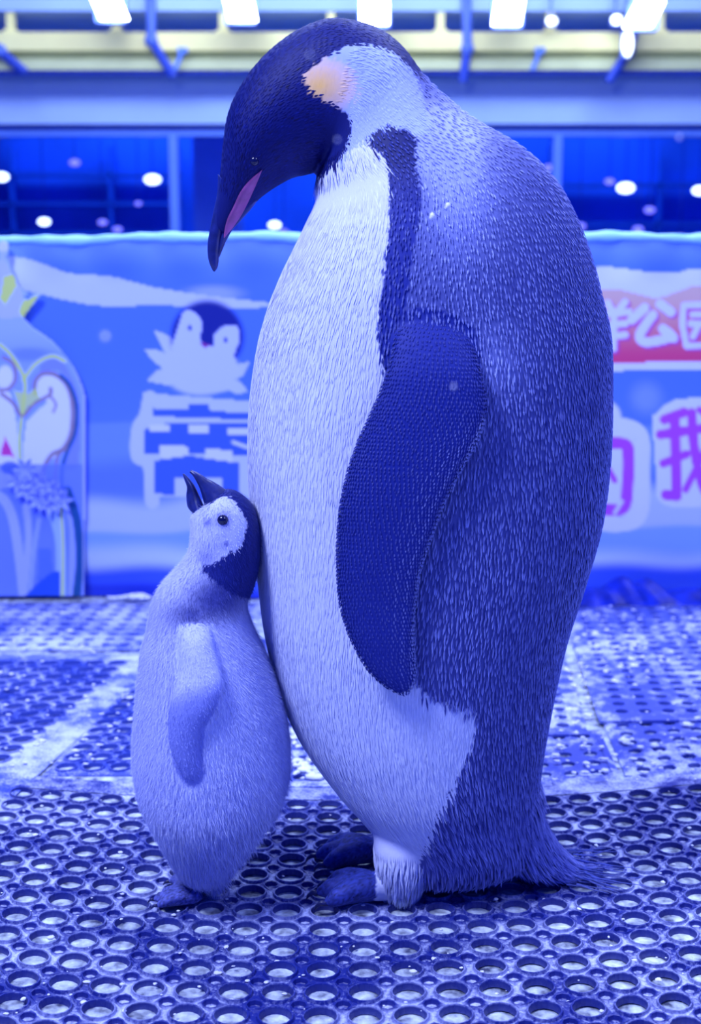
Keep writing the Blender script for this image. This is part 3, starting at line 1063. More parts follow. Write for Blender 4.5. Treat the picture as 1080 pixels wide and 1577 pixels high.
def remeshed(mb, voxel):
    """union of the shells as one continuous skin"""
    me = bpy.data.meshes.new('tmp')
    me.from_pydata(mb.v, [], mb.f)
    o = bpy.data.objects.new('tmp', me)
    C.objects.link(o)
    import bmesh
    bm = bmesh.new(); bm.from_mesh(me)
    bmesh.ops.recalc_face_normals(bm, faces=bm.faces)
    bm.to_mesh(me); bm.free()
    m = o.modifiers.new('r', 'REMESH')
    m.mode = 'VOXEL'
    m.voxel_size = voxel
    m2 = o.modifiers.new('s', 'SMOOTH')
    m2.iterations = 6
    m2.factor = .5
    dg = bpy.context.evaluated_depsgraph_get()
    ev = o.evaluated_get(dg)
    m_ = ev.to_mesh()
    V = np.zeros(len(m_.vertices) * 3, np.float32)
    m_.vertices.foreach_get('co', V)
    V = V.reshape(-1, 3)
    nf = len(m_.polygons)
    lt = np.zeros(nf, np.int32); m_.polygons.foreach_get('loop_total', lt)
    li = np.zeros(len(m_.loops), np.int32); m_.loops.foreach_get('vertex_index', li)
    if (lt == 4).all():
        F = li.reshape(-1, 4)
    else:
        F, k = [], 0
        for n in lt:
            F.append(tuple(li[k:k + n])); k += n
    ev.to_mesh_clear()
    bpy.data.objects.remove(o)
    return V, F


def blades(loft, L0, L1, dl, dw, length, width, lift, colf, sgn=-1, keep=None, jit=.35, tilt=0.0, nseg_th=None):
    """staggered feather blades lying along the loft; returns V,F,col. sgn=-1: tips point to lower s"""
    rows = np.arange(L0, L1, dl)
    Ps, Ths = [], []
    for k, L in enumerate(rows):
        s = loft.s_of_len(np.array([L]))
        v = crom(loft.R, s)[0]
        a_ = math.hypot(v[2] - v[0], v[3] - v[1]) / 2
        per = 2 * math.pi * math.sqrt((a_ ** 2 + v[4] ** 2) / 2)
        n = max(8, int(per / dw))
        th = (np.arange(n) + .5 * (k % 2)) / n * 2 * math.pi
        th = th + rng.normal(0, jit * math.pi / n, n)
        Ps.append(loft.s_of_len(np.full(n, L) + rng.normal(0, jit * dl * .5, n)))
        Ths.append(th)
    s = np.concatenate(Ps); th = np.concatenate(Ths)
    s = np.clip(s, .02, loft.n - 1.02)
    e = .02
    P0 = loft.point(s, th)
    ds = (loft.point(s + e, th) - loft.point(s - e, th))
    dt = (loft.point(s, th + e) - loft.point(s, th - e))
    fl = ds / np.linalg.norm(ds, axis=1)[:, None] * sgn
    sd = dt / np.linalg.norm(dt, axis=1)[:, None]
    nm = np.cross(fl, sd)
    nm /= np.linalg.norm(nm, axis=1)[:, None]
    v = crom(loft.R, s)
    ctr = np.stack([(v[:, 0] + v[:, 2]) / 2, v[:, 5], (v[:, 1] + v[:, 3]) / 2], 1)
    flip = np.sign(((P0 - ctr) * nm).sum(1))[:, None]
    flip[flip == 0] = 1
    nm *= flip
    sd = np.cross(nm, fl)
    if keep is not None:
        m = keep(P0)
        P0, fl, sd, nm = P0[m], fl[m], sd[m], nm[m]
    n = len(P0)
    length_, width_, lift_ = [q(P0) if callable(q) else np.full(n, q) for q in (length, width, lift)]
    rnd = rng.normal(0, 1, (n, 3))
    Lg = (length_ * (1 + .18 * rnd[:, 0]))[:, None]
    Wd = width_[:, None]
    Lf = lift_[:, None]
    fl = fl + sd * (rnd[:, 1:2] * .08 + tilt)
    fl /= np.linalg.norm(fl, axis=1)[:, None]
    b0 = P0 - nm * .0004
    l = P0 + fl * Lg * .55 + sd * Wd / 2 + nm * Lf * .45
    r = P0 + fl * Lg * .55 - sd * Wd / 2 + nm * Lf * .45
    c = P0 + fl * Lg * .6 + nm * (Lf * .75 + np.minimum(Wd * .18, Lf * .5))
    t_ = P0 + fl * Lg + nm * Lf
    V = np.stack([b0, l, c, r, t_], 1).reshape(-1, 3)
    base = (np.arange(n) * 5)[:, None]
    F = np.concatenate([base + [0, 1, 2], base + [0, 2, 3], base + [1, 4, 2], base + [2, 4, 3]])
    col = colf(P0, rnd)           # n x 5 x 3
    return V, F, col.reshape(-1, 3)


def hairs(P0, N, FL, length, width, lift, col):
    n = len(P0)
    rnd = rng.normal(0, 1, (n, 3))
    d = FL + N * lift[:, None] + rnd * .22
    d /= np.linalg.norm(d, axis=1)[:, None]
    sd = np.cross(d, N); sd /= (np.linalg.norm(sd, axis=1)[:, None] + 1e-9)
    b0 = P0 - N * .001
    L = length[:, None] * (1 + .25 * rnd[:, :1])
    a = b0 + sd * width / 2
    b = b0 - sd * width / 2
    m = b0 + d * L * .55 + N * .0006
    d2 = d - N * lift[:, None] * .5
    m1 = m + sd * width * .4; m2 = m - sd * width * .4
    t_ = m + d2 * L * .45
    V = np.stack([a, b, m1, m2, t_], 1).reshape(-1, 3)
    base = (np.arange(n) * 5)[:, None]
    F = np.concatenate([base + [0, 1, 3], base + [0, 3, 2], base + [2, 3, 4]])
    return V, F, np.repeat(col, 5, 0)


# ---------------------------------------------------------------- adult
Y0 = 1.45
body_r = [(598, 1372, 700, 1372, .035, Y0), (584, 1345, 780, 1340, .07, Y0), (577, 1310, 826, 1290, .10, Y0), (571, 1272, 830, 1250, .115, Y0), (545, 1240, 828, 1215, .125, Y0), (508, 1197, 832, 1170, .138, Y0),
          (460, 1128, 842, 1110, .148, Y0), (428, 1055, 856, 1040, .155, Y0), (408, 970, 873, 970, .162, Y0), (397, 890, 899, 890, .166, Y0), (387, 800, 924, 800, .168, Y0), (382, 710, 936, 705, .168, Y0),
          (385, 620, 939, 610, .166, Y0), (397, 535, 937, 520, .162, Y0), (415, 470, 922, 450, .156, Y0), (436, 418, 905, 388, .148, Y0), (457, 374, 880, 325, .137, Y0), (474, 338, 848, 272, .124, Y0),
          (486, 308, 800, 227, .110, Y0), (487, 280, 738, 190, .095, Y0), (492, 262, 690, 153, .082, Y0), (497, 255, 655, 118, .075, Y0), (500, 250, 622, 74, .070, Y0), (498, 252, 588, 47, .066, Y0),
          (492, 258, 550, 33, .064, Y0), (483, 265, 508, 29, .063, Y0), (469, 269, 460, 46, .062, Y0), (449, 274, 414, 80, .060, Y0), (428, 285, 378, 122, .056, Y0), (410, 297, 354, 168, .050, Y0),
          (397, 308, 345, 215, .042, Y0), (384, 322, 340, 265, .031, Y0), (370, 338, 336, 300, .022, Y0), (358, 352, 331, 330, .015, Y0), (350, 365, 328, 345, .010, Y0)]
body = Loft(body_r, .012)
tail = Loft([(700, 1150, 815, 1170, .05, Y0), (720, 1210, 828, 1205, .07, Y0), (735, 1260, 835, 1250, .075, Y0), (760, 1300, 852, 1288, .068, Y0), (795, 1328, 874, 1316, .05, Y0), (845, 1345, 898, 1334, .03, Y0), (890, 1349, 915, 1343, .012, Y0), (925, 1350, 930, 1347, .004, Y0)], .004)
YF = Y0 - .178
flip_r = [(632, 440, 696, 450, .012, Y0 - .126), (618, 480, 720, 490, .013, Y0 - .141), (608, 520, 728, 528, .013, Y0 - .158), (597, 570, 742, 575, .012, Y0 - .172), (578, 620, 750, 625, .011, YF), (555, 670, 738, 675, .010, YF - .003), (537, 720, 712, 722, .009, YF - .005), (524, 775, 685, 775, .009, YF - .005),
          (519, 830, 664, 832, .008, YF - .004), (519, 885, 648, 880, .008, YF - .002), (524, 935, 640, 930, .007, YF), (540, 985, 638, 985, .007, YF + .002), (565, 1030, 640, 1022, .006, YF + .004), (592, 1056, 639, 1048, .005, YF + .006), (614, 1068, 632, 1064, .003, YF + .007)]
flip = Loft(flip_r)


def mirror_mb(mb, V0, F0, yc):
    mb.add([(v[0], 2 * yc - v[1], v[2]) for v in V0], [tuple(reversed(f)) for f in F0])


YLEG = 1.385
legf = Loft([(600, 1392, 632, 1394, .010, YLEG), (588, 1372, 645, 1376, .024, YLEG), (580, 1335, 660, 1340, .038, YLEG), (575, 1290, 672, 1290, .045, YLEG + .01), (575, 1240, 690, 1230, .04, YLEG + .03)], .003)


def foot_mb(base, k=1.0):
    """webbed foot facing -X: instep, three toes and a heel; base = heel point on the ground"""
    mb = MB()
    toes = [(-.085, -.030, .0), (-.098, 0, .0), (-.083, .030, .0)]
    for tx, ty, _ in toes:
        P_ = [Vector((.0, ty * .25, .020)), Vector((-.028, ty * .45, .026)), Vector((-.052, ty * .75, .025)), Vector((tx * .82, ty, .019)), Vector((tx, ty * 1.08, .011))]
        mb.tube([base + q * k for q in P_], [.012 * k, .016 * k, .0155 * k, .013 * k, .006 * k], 12)
    mb.tube([base + Vector((.02, 0, .03)) * k, base + Vector((0, 0, .018)) * k, base + Vector((-.03, 0, .015)) * k], [.018 * k, .018 * k, .013 * k], 12)
    # web between toes
    V = [(0, -.012, .012), (0, .012, .012), (-.075, -.032, .010), (-.086, 0, .012), (-.075, .032, .010)]
    top_ = [base + Vector(v) * k for v in V]
    bt = [base + Vector((v[0], v[1], .004)) * k for v in V]
    mb.add(top_ + bt, [(0, 2, 3), (0, 3, 1), (1, 3, 4), (5, 8, 7), (5, 6, 8), (6, 9, 8), (0, 5, 7, 2), (2, 7, 8, 3), (3, 8, 9, 4), (4, 9, 6, 1), (1, 6, 5, 0)])
    return mb


def claws(base, k, parent, mat):
    for tx, ty in ((-.085, -.030), (-.098, 0), (-.083, .030)):
        b = base + Vector((tx, ty * 1.08, .010)) * k
        mb = MB()
        mb.tube([b + Vector((.004, 0, .002)) * k, b + Vector((-.006, 0, .002)) * k, b + Vector((-.012, 0, -.003)) * k, b + Vector((-.015, 0, -.009)) * k], [.0048 * k, .0042 * k, .0026 * k, .0006 * k], 8)
        mb.build('claw', mat, parent, True)


fa = g(590, 1384); fa.z = 0
fb = Vector((g(585, 1345).x, 2 * Y0 - YLEG + .0, 0))
f_near = Vector((at(592, 1360, 1.375).x, 1.375, .0))
f_far = Vector((at(583, 1330, 1.50).x, 1.475, .0))
mb = MB()
body.mesh(150, 72, mb)
tail.mesh(40, 36, mb)
tmp = MB(); flip.mesh(70, 40, tmp)
mb.add(tmp.v, tmp.f)
mirror_mb(mb, tmp.v, tmp.f, Y0)
tmp2 = MB(); legf.mesh(24, 24, tmp2)
mb.add(tmp2.v, tmp2.f)
mirror_mb(mb, tmp2.v, tmp2.f, Y0 - .005)
fm = foot_mb(f_near, .80); mb.add(fm.v, fm.f)
fm2 = foot_mb(f_far, .80); mb.add(fm2.v, fm2.f)
V, F = remeshed(mb, .0030)
bv_f = BVHTree.FromPolygons(tmp.v, [tuple(f) for f in tmp.f])
print('adult verts', len(V))

WHITE = np.array((.66, .70, .97))
HEAD = np.array((.002, .007, .13))
BACKD = np.array((.008, .018, .22))
BACKL = np.array((.40, .46, .95))
FLIPC = np.array((.012, .024, .26))
ORANGE = np.array((.95, .55, .16))
FOOT = np.array((.03, .045, .26))

poly_head = curve([(330, 430), (310, 300), (330, 150), (400, 60), (480, 10), (560, 5), (610, 30), (640, 85), (655, 125), (664, 140), (650, 122), (632, 104), (612, 84), (588, 72), (555, 67), (525, 74), (498, 90), (474, 108), (465, 118), (470, 134), (485, 147), (510, 162), (530, 172), (540, 188), (538, 212), (526, 238), (508, 258), (492, 272), (470, 285), (400, 340), (330, 430)], 5)
poly_neck = curve([(465, 118), (474, 108), (498, 90), (525, 74), (555, 67), (588, 72), (612, 84), (632, 104), (645, 130), (652, 160), (662, 190), (655, 205), (635, 202), (610, 194), (585, 197), (563, 213), (540, 230), (520, 250), (538, 212), (540, 188), (530, 172), (510, 162), (485, 147), (470, 134), (465, 118)], 5)
# front edge of the dark plumage: white lies left of this line
edge = np.array([(563, 160), (563, 213), (572, 226), (590, 240), (596, 262), (600, 300), (601, 340), (597, 380), (590, 430), (584, 480), (584, 530), (592, 570), (600, 620), (606, 700), (612, 800), (620, 900), (632, 1000), (640, 1050), (652, 1065), (668, 1080), (700, 1087), (731, 1098), (736, 1112), (728, 1145), (712, 1180), (690, 1225), (668, 1270), (652, 1310), (642, 1350), (645, 1400)], float)
poly_white = [(200, 1420), (200, 250), (480, 262), (510, 255), (540, 225)] + [tuple(p_) for p_ in edge[1:]]
poly_band = curve([(563, 213), (580, 200), (605, 194), (628, 200), (642, 214), (640, 240), (648, 300), (640, 360), (632, 420), (625, 470), (600, 560), (592, 570), (584, 530), (584, 480), (590, 430), (597, 380), (601, 340), (600, 300), (596, 262), (590, 240), (572, 226), (563, 213)], 4)


def pix(P0):
    Q = np.array(P0, float).copy()
    Q[:, 1] = np.minimum(Q[:, 1], 2 * Y0 - Q[:, 1])
    return project(Q)


def regions(px, py, j=0.0):
    if j:
        px = px + rng.normal(0, j, px.shape); py = py + rng.normal(0, j * 1.6, py.shape)
    head = inpoly(px, py, poly_head)
    neck = inpoly(px, py, poly_neck) & ~head
    white = inpoly(px, py, poly_white) & ~head & ~neck
    band = inpoly(px, py, poly_band) & ~head & ~neck & ~white
    return head, neck, white, band, px, py


def pale_lit_back(px, py):
    """how silvery the feather tips are, shoulder highlight from above included"""
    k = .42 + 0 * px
    k += .95 * np.exp(-(((px - 672) / 52) ** 2 + ((py - 215) / 48) ** 2))  # this and next: overhead highlight on the shoulder put into the tip colour
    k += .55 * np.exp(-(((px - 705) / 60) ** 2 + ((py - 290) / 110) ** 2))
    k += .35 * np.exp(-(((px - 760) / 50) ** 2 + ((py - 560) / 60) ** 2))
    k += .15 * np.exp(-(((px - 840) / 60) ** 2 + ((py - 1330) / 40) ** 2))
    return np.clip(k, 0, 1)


def base_colour(px, py, j=0.0):
    head, neck, white, band, px, py = regions(px, py, j)
    n = len(px)
    pb = pale_lit_back(px, py)[:, None]
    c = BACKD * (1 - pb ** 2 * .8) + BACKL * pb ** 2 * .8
    fade = smooth(600, 662, px)[:, None] * smooth(230, 100, py)[:, None]
    wn = np.tile(WHITE * np.array([.54, .62, .93]), (n, 1))  # neck white darkened, shade below the chin put into the colour
    # the ear patch warms towards its front tip
    og = np.clip(1 - np.hypot((px - 492) / 58, (py - 132) / 48), 0, 1)[:, None] ** .5
    wn = wn * (1 - og) + ORANGE * og
    wn = wn * (1 - fade * .55) + BACKD * fade * .55
    c = np.where(neck[:, None], wn, c)
    wb = np.tile(WHITE, (n, 1))
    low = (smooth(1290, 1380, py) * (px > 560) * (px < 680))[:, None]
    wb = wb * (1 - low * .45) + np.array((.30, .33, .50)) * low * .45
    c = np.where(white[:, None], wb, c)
    c = np.where(band[:, None], BACKD * .55 * (1 + 1.2 * smooth(230, 330, py))[:, None], c)
    c = np.where(head[:, None], HEAD, c)
    return c, head, neck, white, band


px, py = pix(V)
c, head, neck, white, band = base_colour(px, py, 1.2)
# flipper and feet areas
Vm = V.copy(); Vm[:, 1] = np.minimum(V[:, 1], 2 * Y0 - V[:, 1])
cand = (Vm[:, 1] < Y0 - .09) & (px > 500) & (px < 770) & (py > 430) & (py < 1090)
idx = np.where(cand)[0]
isf = np.zeros(len(V), bool)
for q in idx:
    r_ = bv_f.find_nearest(Vector(map(float, Vm[q])), .006)
    if r_[0] is not None:
        isf[q] = True
c[isf] = FLIPC
foot = (V[:, 2] < .040) & (V[:, 0] < at(578, 1360, 1.375).x) & (V[:, 1] < 1.6)
c[foot] = FOOT * (1 + .3 * rng.standard_normal(foot.sum()))[:, None]
c = np.clip(c, .002, 1)
adult = thing('emperor_penguin', 'tall adult emperor penguin bowing its black head over the chick', 'penguin', (.1, Y0, 0))
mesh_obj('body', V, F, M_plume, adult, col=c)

# ---- feathers
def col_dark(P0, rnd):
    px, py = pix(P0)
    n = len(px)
    pb = pale_lit_back(px, py) * (1 + .25 * rnd[:, 2])
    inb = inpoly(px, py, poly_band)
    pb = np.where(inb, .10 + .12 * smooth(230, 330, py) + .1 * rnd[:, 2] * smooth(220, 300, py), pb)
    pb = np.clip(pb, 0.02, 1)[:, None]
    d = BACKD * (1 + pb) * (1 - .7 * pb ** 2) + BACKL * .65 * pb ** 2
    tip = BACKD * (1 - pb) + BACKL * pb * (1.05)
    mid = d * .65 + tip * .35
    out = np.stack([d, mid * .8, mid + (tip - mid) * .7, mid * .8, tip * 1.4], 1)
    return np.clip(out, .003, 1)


def col_white(P0, rnd):
    px, py = pix(P0)
    c, *_ = base_colour(px, py, 0)
    c = c * (1 + .07 * rnd[:, 2:3])
    return np.clip(np.stack([c * .92, c, c * 1.02, c, c * 1.03], 1), .01, 1)


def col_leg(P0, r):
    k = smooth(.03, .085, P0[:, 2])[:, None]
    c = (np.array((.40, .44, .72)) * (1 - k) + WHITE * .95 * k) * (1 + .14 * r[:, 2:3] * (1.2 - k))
    return np.clip(np.repeat(c[:, None], 5, 1), .02, 1)


def keep_dark(P0):
    px, py = pix(P0)
    h, nk, w, b, _, _ = regions(px, py, 2.5)
    return ~(h | nk | w) & (px > 480)


def keep_white(P0):
    px, py = pix(P0)
    h, nk, w, b, _, _ = regions(px, py, 2.0)
    return w


def keep_neck(P0):
    px, py = pix(P0)
    h, nk, w, b, _, _ = regions(px, py, 1.2)
    return nk


def keep_head(P0):
    px, py = pix(P0)
    h, nk, w, b, _, _ = regions(px, py, 1.0)
    return h & (py < 330)


def flen(P0):
    px, py = pix(P0)
    return .0080 + .004 * smooth(350, 800, py) + .012 * smooth(1150, 1320, py)


def fwid(P0):
    px, py = pix(P0)
    return .0022 + .0006 * smooth(350, 800, py)


tot = body.len[-1]
Ltop = body.len[22]
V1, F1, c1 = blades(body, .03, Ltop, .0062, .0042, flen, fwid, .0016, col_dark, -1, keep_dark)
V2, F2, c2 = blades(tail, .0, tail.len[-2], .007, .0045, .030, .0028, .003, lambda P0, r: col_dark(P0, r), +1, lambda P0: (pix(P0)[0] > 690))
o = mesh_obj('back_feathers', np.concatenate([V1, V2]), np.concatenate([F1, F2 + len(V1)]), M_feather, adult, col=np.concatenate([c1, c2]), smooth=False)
o['kind'] = 'stuff'
V1, F1, c1 = blades(body, .02, body.len[20], .0075, .0030, .020, .0022, .00035, col_white, -1, keep_white)
V2, F2, c2 = blades(body, body.len[17], body.len[24], .005, .0026, .010, .0020, .0003, col_white, -1, keep_neck)
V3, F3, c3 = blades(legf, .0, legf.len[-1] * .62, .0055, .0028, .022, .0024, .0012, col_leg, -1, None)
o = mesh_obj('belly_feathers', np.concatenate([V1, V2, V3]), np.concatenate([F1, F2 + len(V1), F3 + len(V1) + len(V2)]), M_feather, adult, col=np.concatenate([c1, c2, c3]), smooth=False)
o['kind'] = 'stuff'
V1, F1, c1 = blades(body, body.len[19], body.len[-3], .005, .0028, .008, .0020, .0002, lambda P0, r: np.clip(np.repeat((HEAD * (1.0 + .2 * r[:, 2:3]))[:, None], 5, 1), .003, 1), -1, keep_head)
o = mesh_obj('head_feathers', V1, F1, M_feather, adult, col=c1, smooth=False)
o['kind'] = 'stuff'


# scale feathers in rows on the flippers
def col_flip(P0, rnd):
    px, py = pix(P0)
    # brighter rows close to the trailing edge
    n = len(px)
    tr = np.interp(py, [570, 640, 700, 780, 880, 980, 1060], [745, 748, 725, 685, 648, 638, 636])
    ld = np.interp(py, [570, 620, 720, 830, 935, 1030, 1060], [597, 578, 537, 519, 524, 565, 600])
    k = smooth(.45, .85, (px - ld) / np.maximum(tr - ld, 10)) * smooth(600, 700, py)
    rowk = .5 + .5 * np.sin((tr - px) / 15 * 2 * math.pi)
    pb = np.clip(.10 + .05 * rnd[:, 2] + k * (.08 + .75 * rowk ** 3), 0, 1)[:, None]
    rim = (px > tr - 4)[:, None] & (py > 640)[:, None]
    pb = np.where(rim, 1.0, pb)
    tip = FLIPC * (1 - pb) + BACKL * pb
    d = FLIPC * .8
    out = np.stack([np.tile(d, (n, 1)), np.tile(d, (n, 1)), (tip + d) / 2, np.tile(d, (n, 1)), tip], 1)
    return np.clip(out, .003, 1)


V1, F1, c1 = blades(flip, flip.len[0], flip.len[-1], .0042, .0034, .0048, .0022, .0008, col_flip, +1, None, jit=.12)
Vm1 = V1.copy(); Vm1[:, 1] = 2 * Y0 - Vm1[:, 1]
o = mesh_obj('flipper_feathers', np.concatenate([V1, Vm1]), np.concatenate([F1, F1[:, ::-1] + len(V1)]), M_feather, adult, col=np.concatenate([c1, c1]), smooth=False)
o['kind'] = 'stuff'

# ---- beak
ub = Loft([(366, 300, 336, 268, .020, Y0), (358, 322, 335, 296, .016, Y0), (350, 345, 329, 325, .0115, Y0), (342, 367, 324, 350, .009, Y0), (338, 388, 320, 373, .0075, Y0), (337, 402, 320, 392, .006, Y0), (335, 412, 323, 406, .0042, Y0), (331, 418, 328, 417, .0015, Y0)])
mb = MB(); ub.mesh(50, 28, mb)
o = mb.build('upper_beak', M_beak, adult, True)
lb = Loft([(400, 303, 372, 290, .018, Y0), (388, 320, 364, 306, .0155, Y0), (373, 337, 352, 325, .012, Y0), (358, 354, 344, 346, .009, Y0), (349, 370, 338, 366, .0065, Y0), (343, 384, 335, 381, .004, Y0), (338, 396, 334, 394, .0015, Y0)])
mb = MB(); lb.mesh(44, 24, mb)
o = mb.build('lower_beak', M_beak, adult, True)
# pink plate along the lower mandible, on both sides
up_e = curve([(406, 264), (388, 278), (372, 296), (360, 318), (350, 336), (345, 352), (343, 365)], 5)
lo_e = curve([(406, 264), (398, 281), (388, 300), (378, 318), (368, 334), (356, 350), (344, 365)], 5)
mbp = MB()
rows_ = []
pts_v = []
allL = MB(); ub.mesh(50, 28, allL); lb.mesh(44, 24, allL); body.mesh(150, 72, allL)
bvb = BVHTree.FromPolygons(allL.v, [tuple(f) for f in allL.f])
for sgn in (-1, 1):
    V_, F_ = [], []
    m = 5
    for a, b in zip(up_e, lo_e):
        for k in range(m):
            q = k / (m - 1)
            pxx, pyy = a[0] * (1 - q) + b[0] * q, a[1] * (1 - q) + b[1] * q
            w = at(pxx, pyy, Y0 - .02)
            hit = bvb.ray_cast(Vector((w.x, Y0 + sgn * .3, w.z)), Vector((0, -sgn, 0)))
            yy = hit[0].y if hit[0] is not None else Y0 + sgn * .012
            V_.append((w.x, yy + sgn * (.0022 * math.sin(math.pi * q) + .0006), w.z))
    nr = len(up_e)
    F_ = [(r * m + k, r * m + k + 1, (r + 1) * m + k + 1, (r + 1) * m + k) for r in range(nr - 1) for k in range(m - 1)]
    o = mesh_obj('beak_plate', V_, F_, M_pink, adult)
    o['label'] = 'pink stripe along the lower beak'
# eyes
for sgn in (-1, 1):
    w = at(392, 247, Y0 - .045)
    hit = bvb.ray_cast(Vector((w.x, Y0 + sgn * .3, w.z)), Vector((0, -sgn, 0)))
    c_ = hit[0] if hit[0] is not None else Vector((w.x, Y0 + sgn * .045, w.z))
    mb = MB(); mb.add([(c_.x + v[0] * .0055, c_.y - sgn * .003 + v[1] * .0055, c_.z + v[2] * .0055) for v in SV], SF)
    mb.build('eye', M_eye, adult, True)
claws(f_near, .80, adult, M_claw)
claws(f_far, .80, adult, M_claw)
# long bristle feathers of the tail reaching over the mat
mb = MB()
for k in range(46):
    yy = Y0 + random.uniform(-.05, .05)
    a = at(random.uniform(860, 905), random.uniform(1325, 1343), Y0); a.y = yy
    L = random.uniform(.02, .07)
    b = a + Vector((L, (yy - Y0) * .4, -min(a.z - .004, L * .35)))
    b.z = max(b.z, .0035)
    mb.tube([a, (a + b) / 2 + Vector((0, 0, -.001)), b], [.0011, .0008, .0003], 5)
o = mb.build('tail_bristles', M_bristle, adult)
o['kind'] = 'stuff'

# ---------------------------------------------------------------- chick
YC = 1.388
cr = [(308, 1364, 338, 1367, .012, YC), (291, 1348, 350, 1345, .026, YC), (273, 1328, 364, 1324, .045, YC), (253, 1292, 392, 1290, .065, YC), (232, 1256, 420, 1254, .084, YC), (213, 1215, 443, 1215, .098, YC), (205, 1160, 448, 1160, .102, YC), (208, 1100, 440, 1100, .101, YC), (212, 1050, 426, 1050, .096, YC),
      (217, 1005, 408, 1005, .088, YC), (227, 965, 391, 968, .076, YC), (234, 925, 381, 934, .064, YC), (250, 895, 390, 908, .054, YC), (276, 868, 399, 876, .046, YC), (290, 845, 402, 838, .043, YC), (293, 820, 399, 803, .042, YC), (293, 797, 388, 776, .038, YC), (299, 786, 366, 757, .029, YC), (308, 783, 350, 752, .018, YC)]
chick = Loft(cr, .004)
YCF = YC - .098
cf = [(286, 948, 318, 948, .010, YC - .050), (280, 975, 325, 975, .014, YC - .072), (276, 1000, 330, 1000, .014, YC - .082), (276, 1032, 338, 1028, .013, YC - .090), (268, 1062, 342, 1056, .012, YC - .097), (260, 1092, 332, 1088, .011, YC - .102), (258, 1120, 312, 1116, .009, YC - .104), (261, 1150, 306, 1145, .008, YC - .104), (270, 1175, 306, 1170, .007, YC - .103), (282, 1193, 308, 1188, .006, YC - .101), (293, 1201, 304, 1199, .003, YC - .100)]
cflip = Loft(cf)
mb = MB()
chick.mesh(100, 56, mb)
tmp = MB(); cflip.mesh(44, 28, tmp)
mb.add(tmp.v, tmp.f)
mirror_mb(mb, tmp.v, tmp.f, YC)
fc1 = Vector((at(297, 1365, 1.37).x, 1.366, 0))
fc2 = Vector((at(318, 1350, 1.41).x, 1.412, 0))
fm = foot_mb(fc1, .46); mb.add(fm.v, fm.f)
fm = foot_mb(fc2, .46); mb.add(fm.v, fm.f)
V, F = remeshed(mb, .0022)
print('chick verts', len(V))
bv_cf = BVHTree.FromPolygons(tmp.v, [tuple(f) for f in tmp.f])

DOWN = np.array((.52, .56, .92))
CBLK = np.array((.010, .018, .20))
FACE = np.array((.58, .62, .96))
face_w = curve([(293, 788), (312, 792), (320, 800), (324, 780), (335, 768), (348, 764), (362, 772), (374, 790), (380, 808), (377, 826), (369, 843), (352, 852), (338, 862), (322, 870), (308, 866), (298, 852), (285, 850), (283, 800), (293, 788)], 5)
cap_b = curve([(318, 740), (345, 742), (372, 752), (392, 775), (410, 800), (412, 850), (405, 890), (392, 920), (370, 918), (345, 905), (325, 890), (312, 874), (325, 850), (330, 800), (324, 775), (318, 740)], 5)


def cpix(P0):
    Q = np.array(P0, float).copy()
    Q[:, 1] = np.minimum(Q[:, 1], 2 * YC - Q[:, 1])
    return project(Q)


def ccol(P0, j=1.0):
    px, py = cpix(P0)
    px = px + rng.normal(0, j, px.shape); py = py + rng.normal(0, j, py.shape)
    n = len(px)
    c = np.tile(DOWN, (n, 1))
    # grey neck shawl below the black cap
    dk = np.exp(-((((px - 338) / 64) ** 2 + ((py - 918 + .30 * (px - 338)) / 42) ** 2) ** 1.6)) * .93
    dk = np.maximum(dk, .9 * np.exp(-(((px - 296) / 42) ** 2 + ((py - 944) / 26) ** 2)))
    dk = np.clip(dk, 0, 1)[:, None]
    c = c * (1 - dk) + np.array((.02, .03, .27)) * dk
    cap = inpoly(px, py, cap_b)[:, None]
    c = np.where(cap, CBLK, c)
    fw = inpoly(px, py, face_w)
    c = np.where(fw[:, None], FACE, c)
    # greyer throat lower edge, dark eye surround and ear spot
    for (ex, ey, r, a) in ((344, 799, 12, .8), (348, 837, 4, .85), (318, 862, 20, .55), (320, 803, 7, .7), (335, 835, 16, .18), (350, 816, 10, .15)):
        k = (a * np.exp(-((px - ex) ** 2 + (py - ey) ** 2) / r ** 2) * (fw))[:, None]
        c = c * (1 - k) + CBLK * 2 * k
    return c


c = ccol(V)
px, py = cpix(V)
Vm = V.copy(); Vm[:, 1] = np.minimum(V[:, 1], 2 * YC - V[:, 1])
isf = np.zeros(len(V), bool)
for q in np.where((py > 960) & (py < 1215) & (px > 240) & (px < 360) & (Vm[:, 1] < YC - .05))[0]:
    if bv_cf.find_nearest(Vector(map(float, Vm[q])), .006)[0] is not None:
        isf[q] = True


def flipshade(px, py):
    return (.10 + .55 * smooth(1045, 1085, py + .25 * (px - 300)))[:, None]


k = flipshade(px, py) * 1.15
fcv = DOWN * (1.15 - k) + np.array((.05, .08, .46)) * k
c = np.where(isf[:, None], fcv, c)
cfoot = (V[:, 2] < .022) & (V[:, 0] < at(326, 1360, 1.37).x)
c[cfoot] = np.array((.10, .12, .40)) * (1 + .35 * rng.standard_normal(cfoot.sum()))[:, None]
c = np.clip(c, .002, 1)
chk = thing('penguin_chick', 'small fluffy grey penguin chick looking up with open beak', 'penguin', (-.15, YC, 0))
ob = mesh_obj('body', V, F, M_plume, chk, col=c)
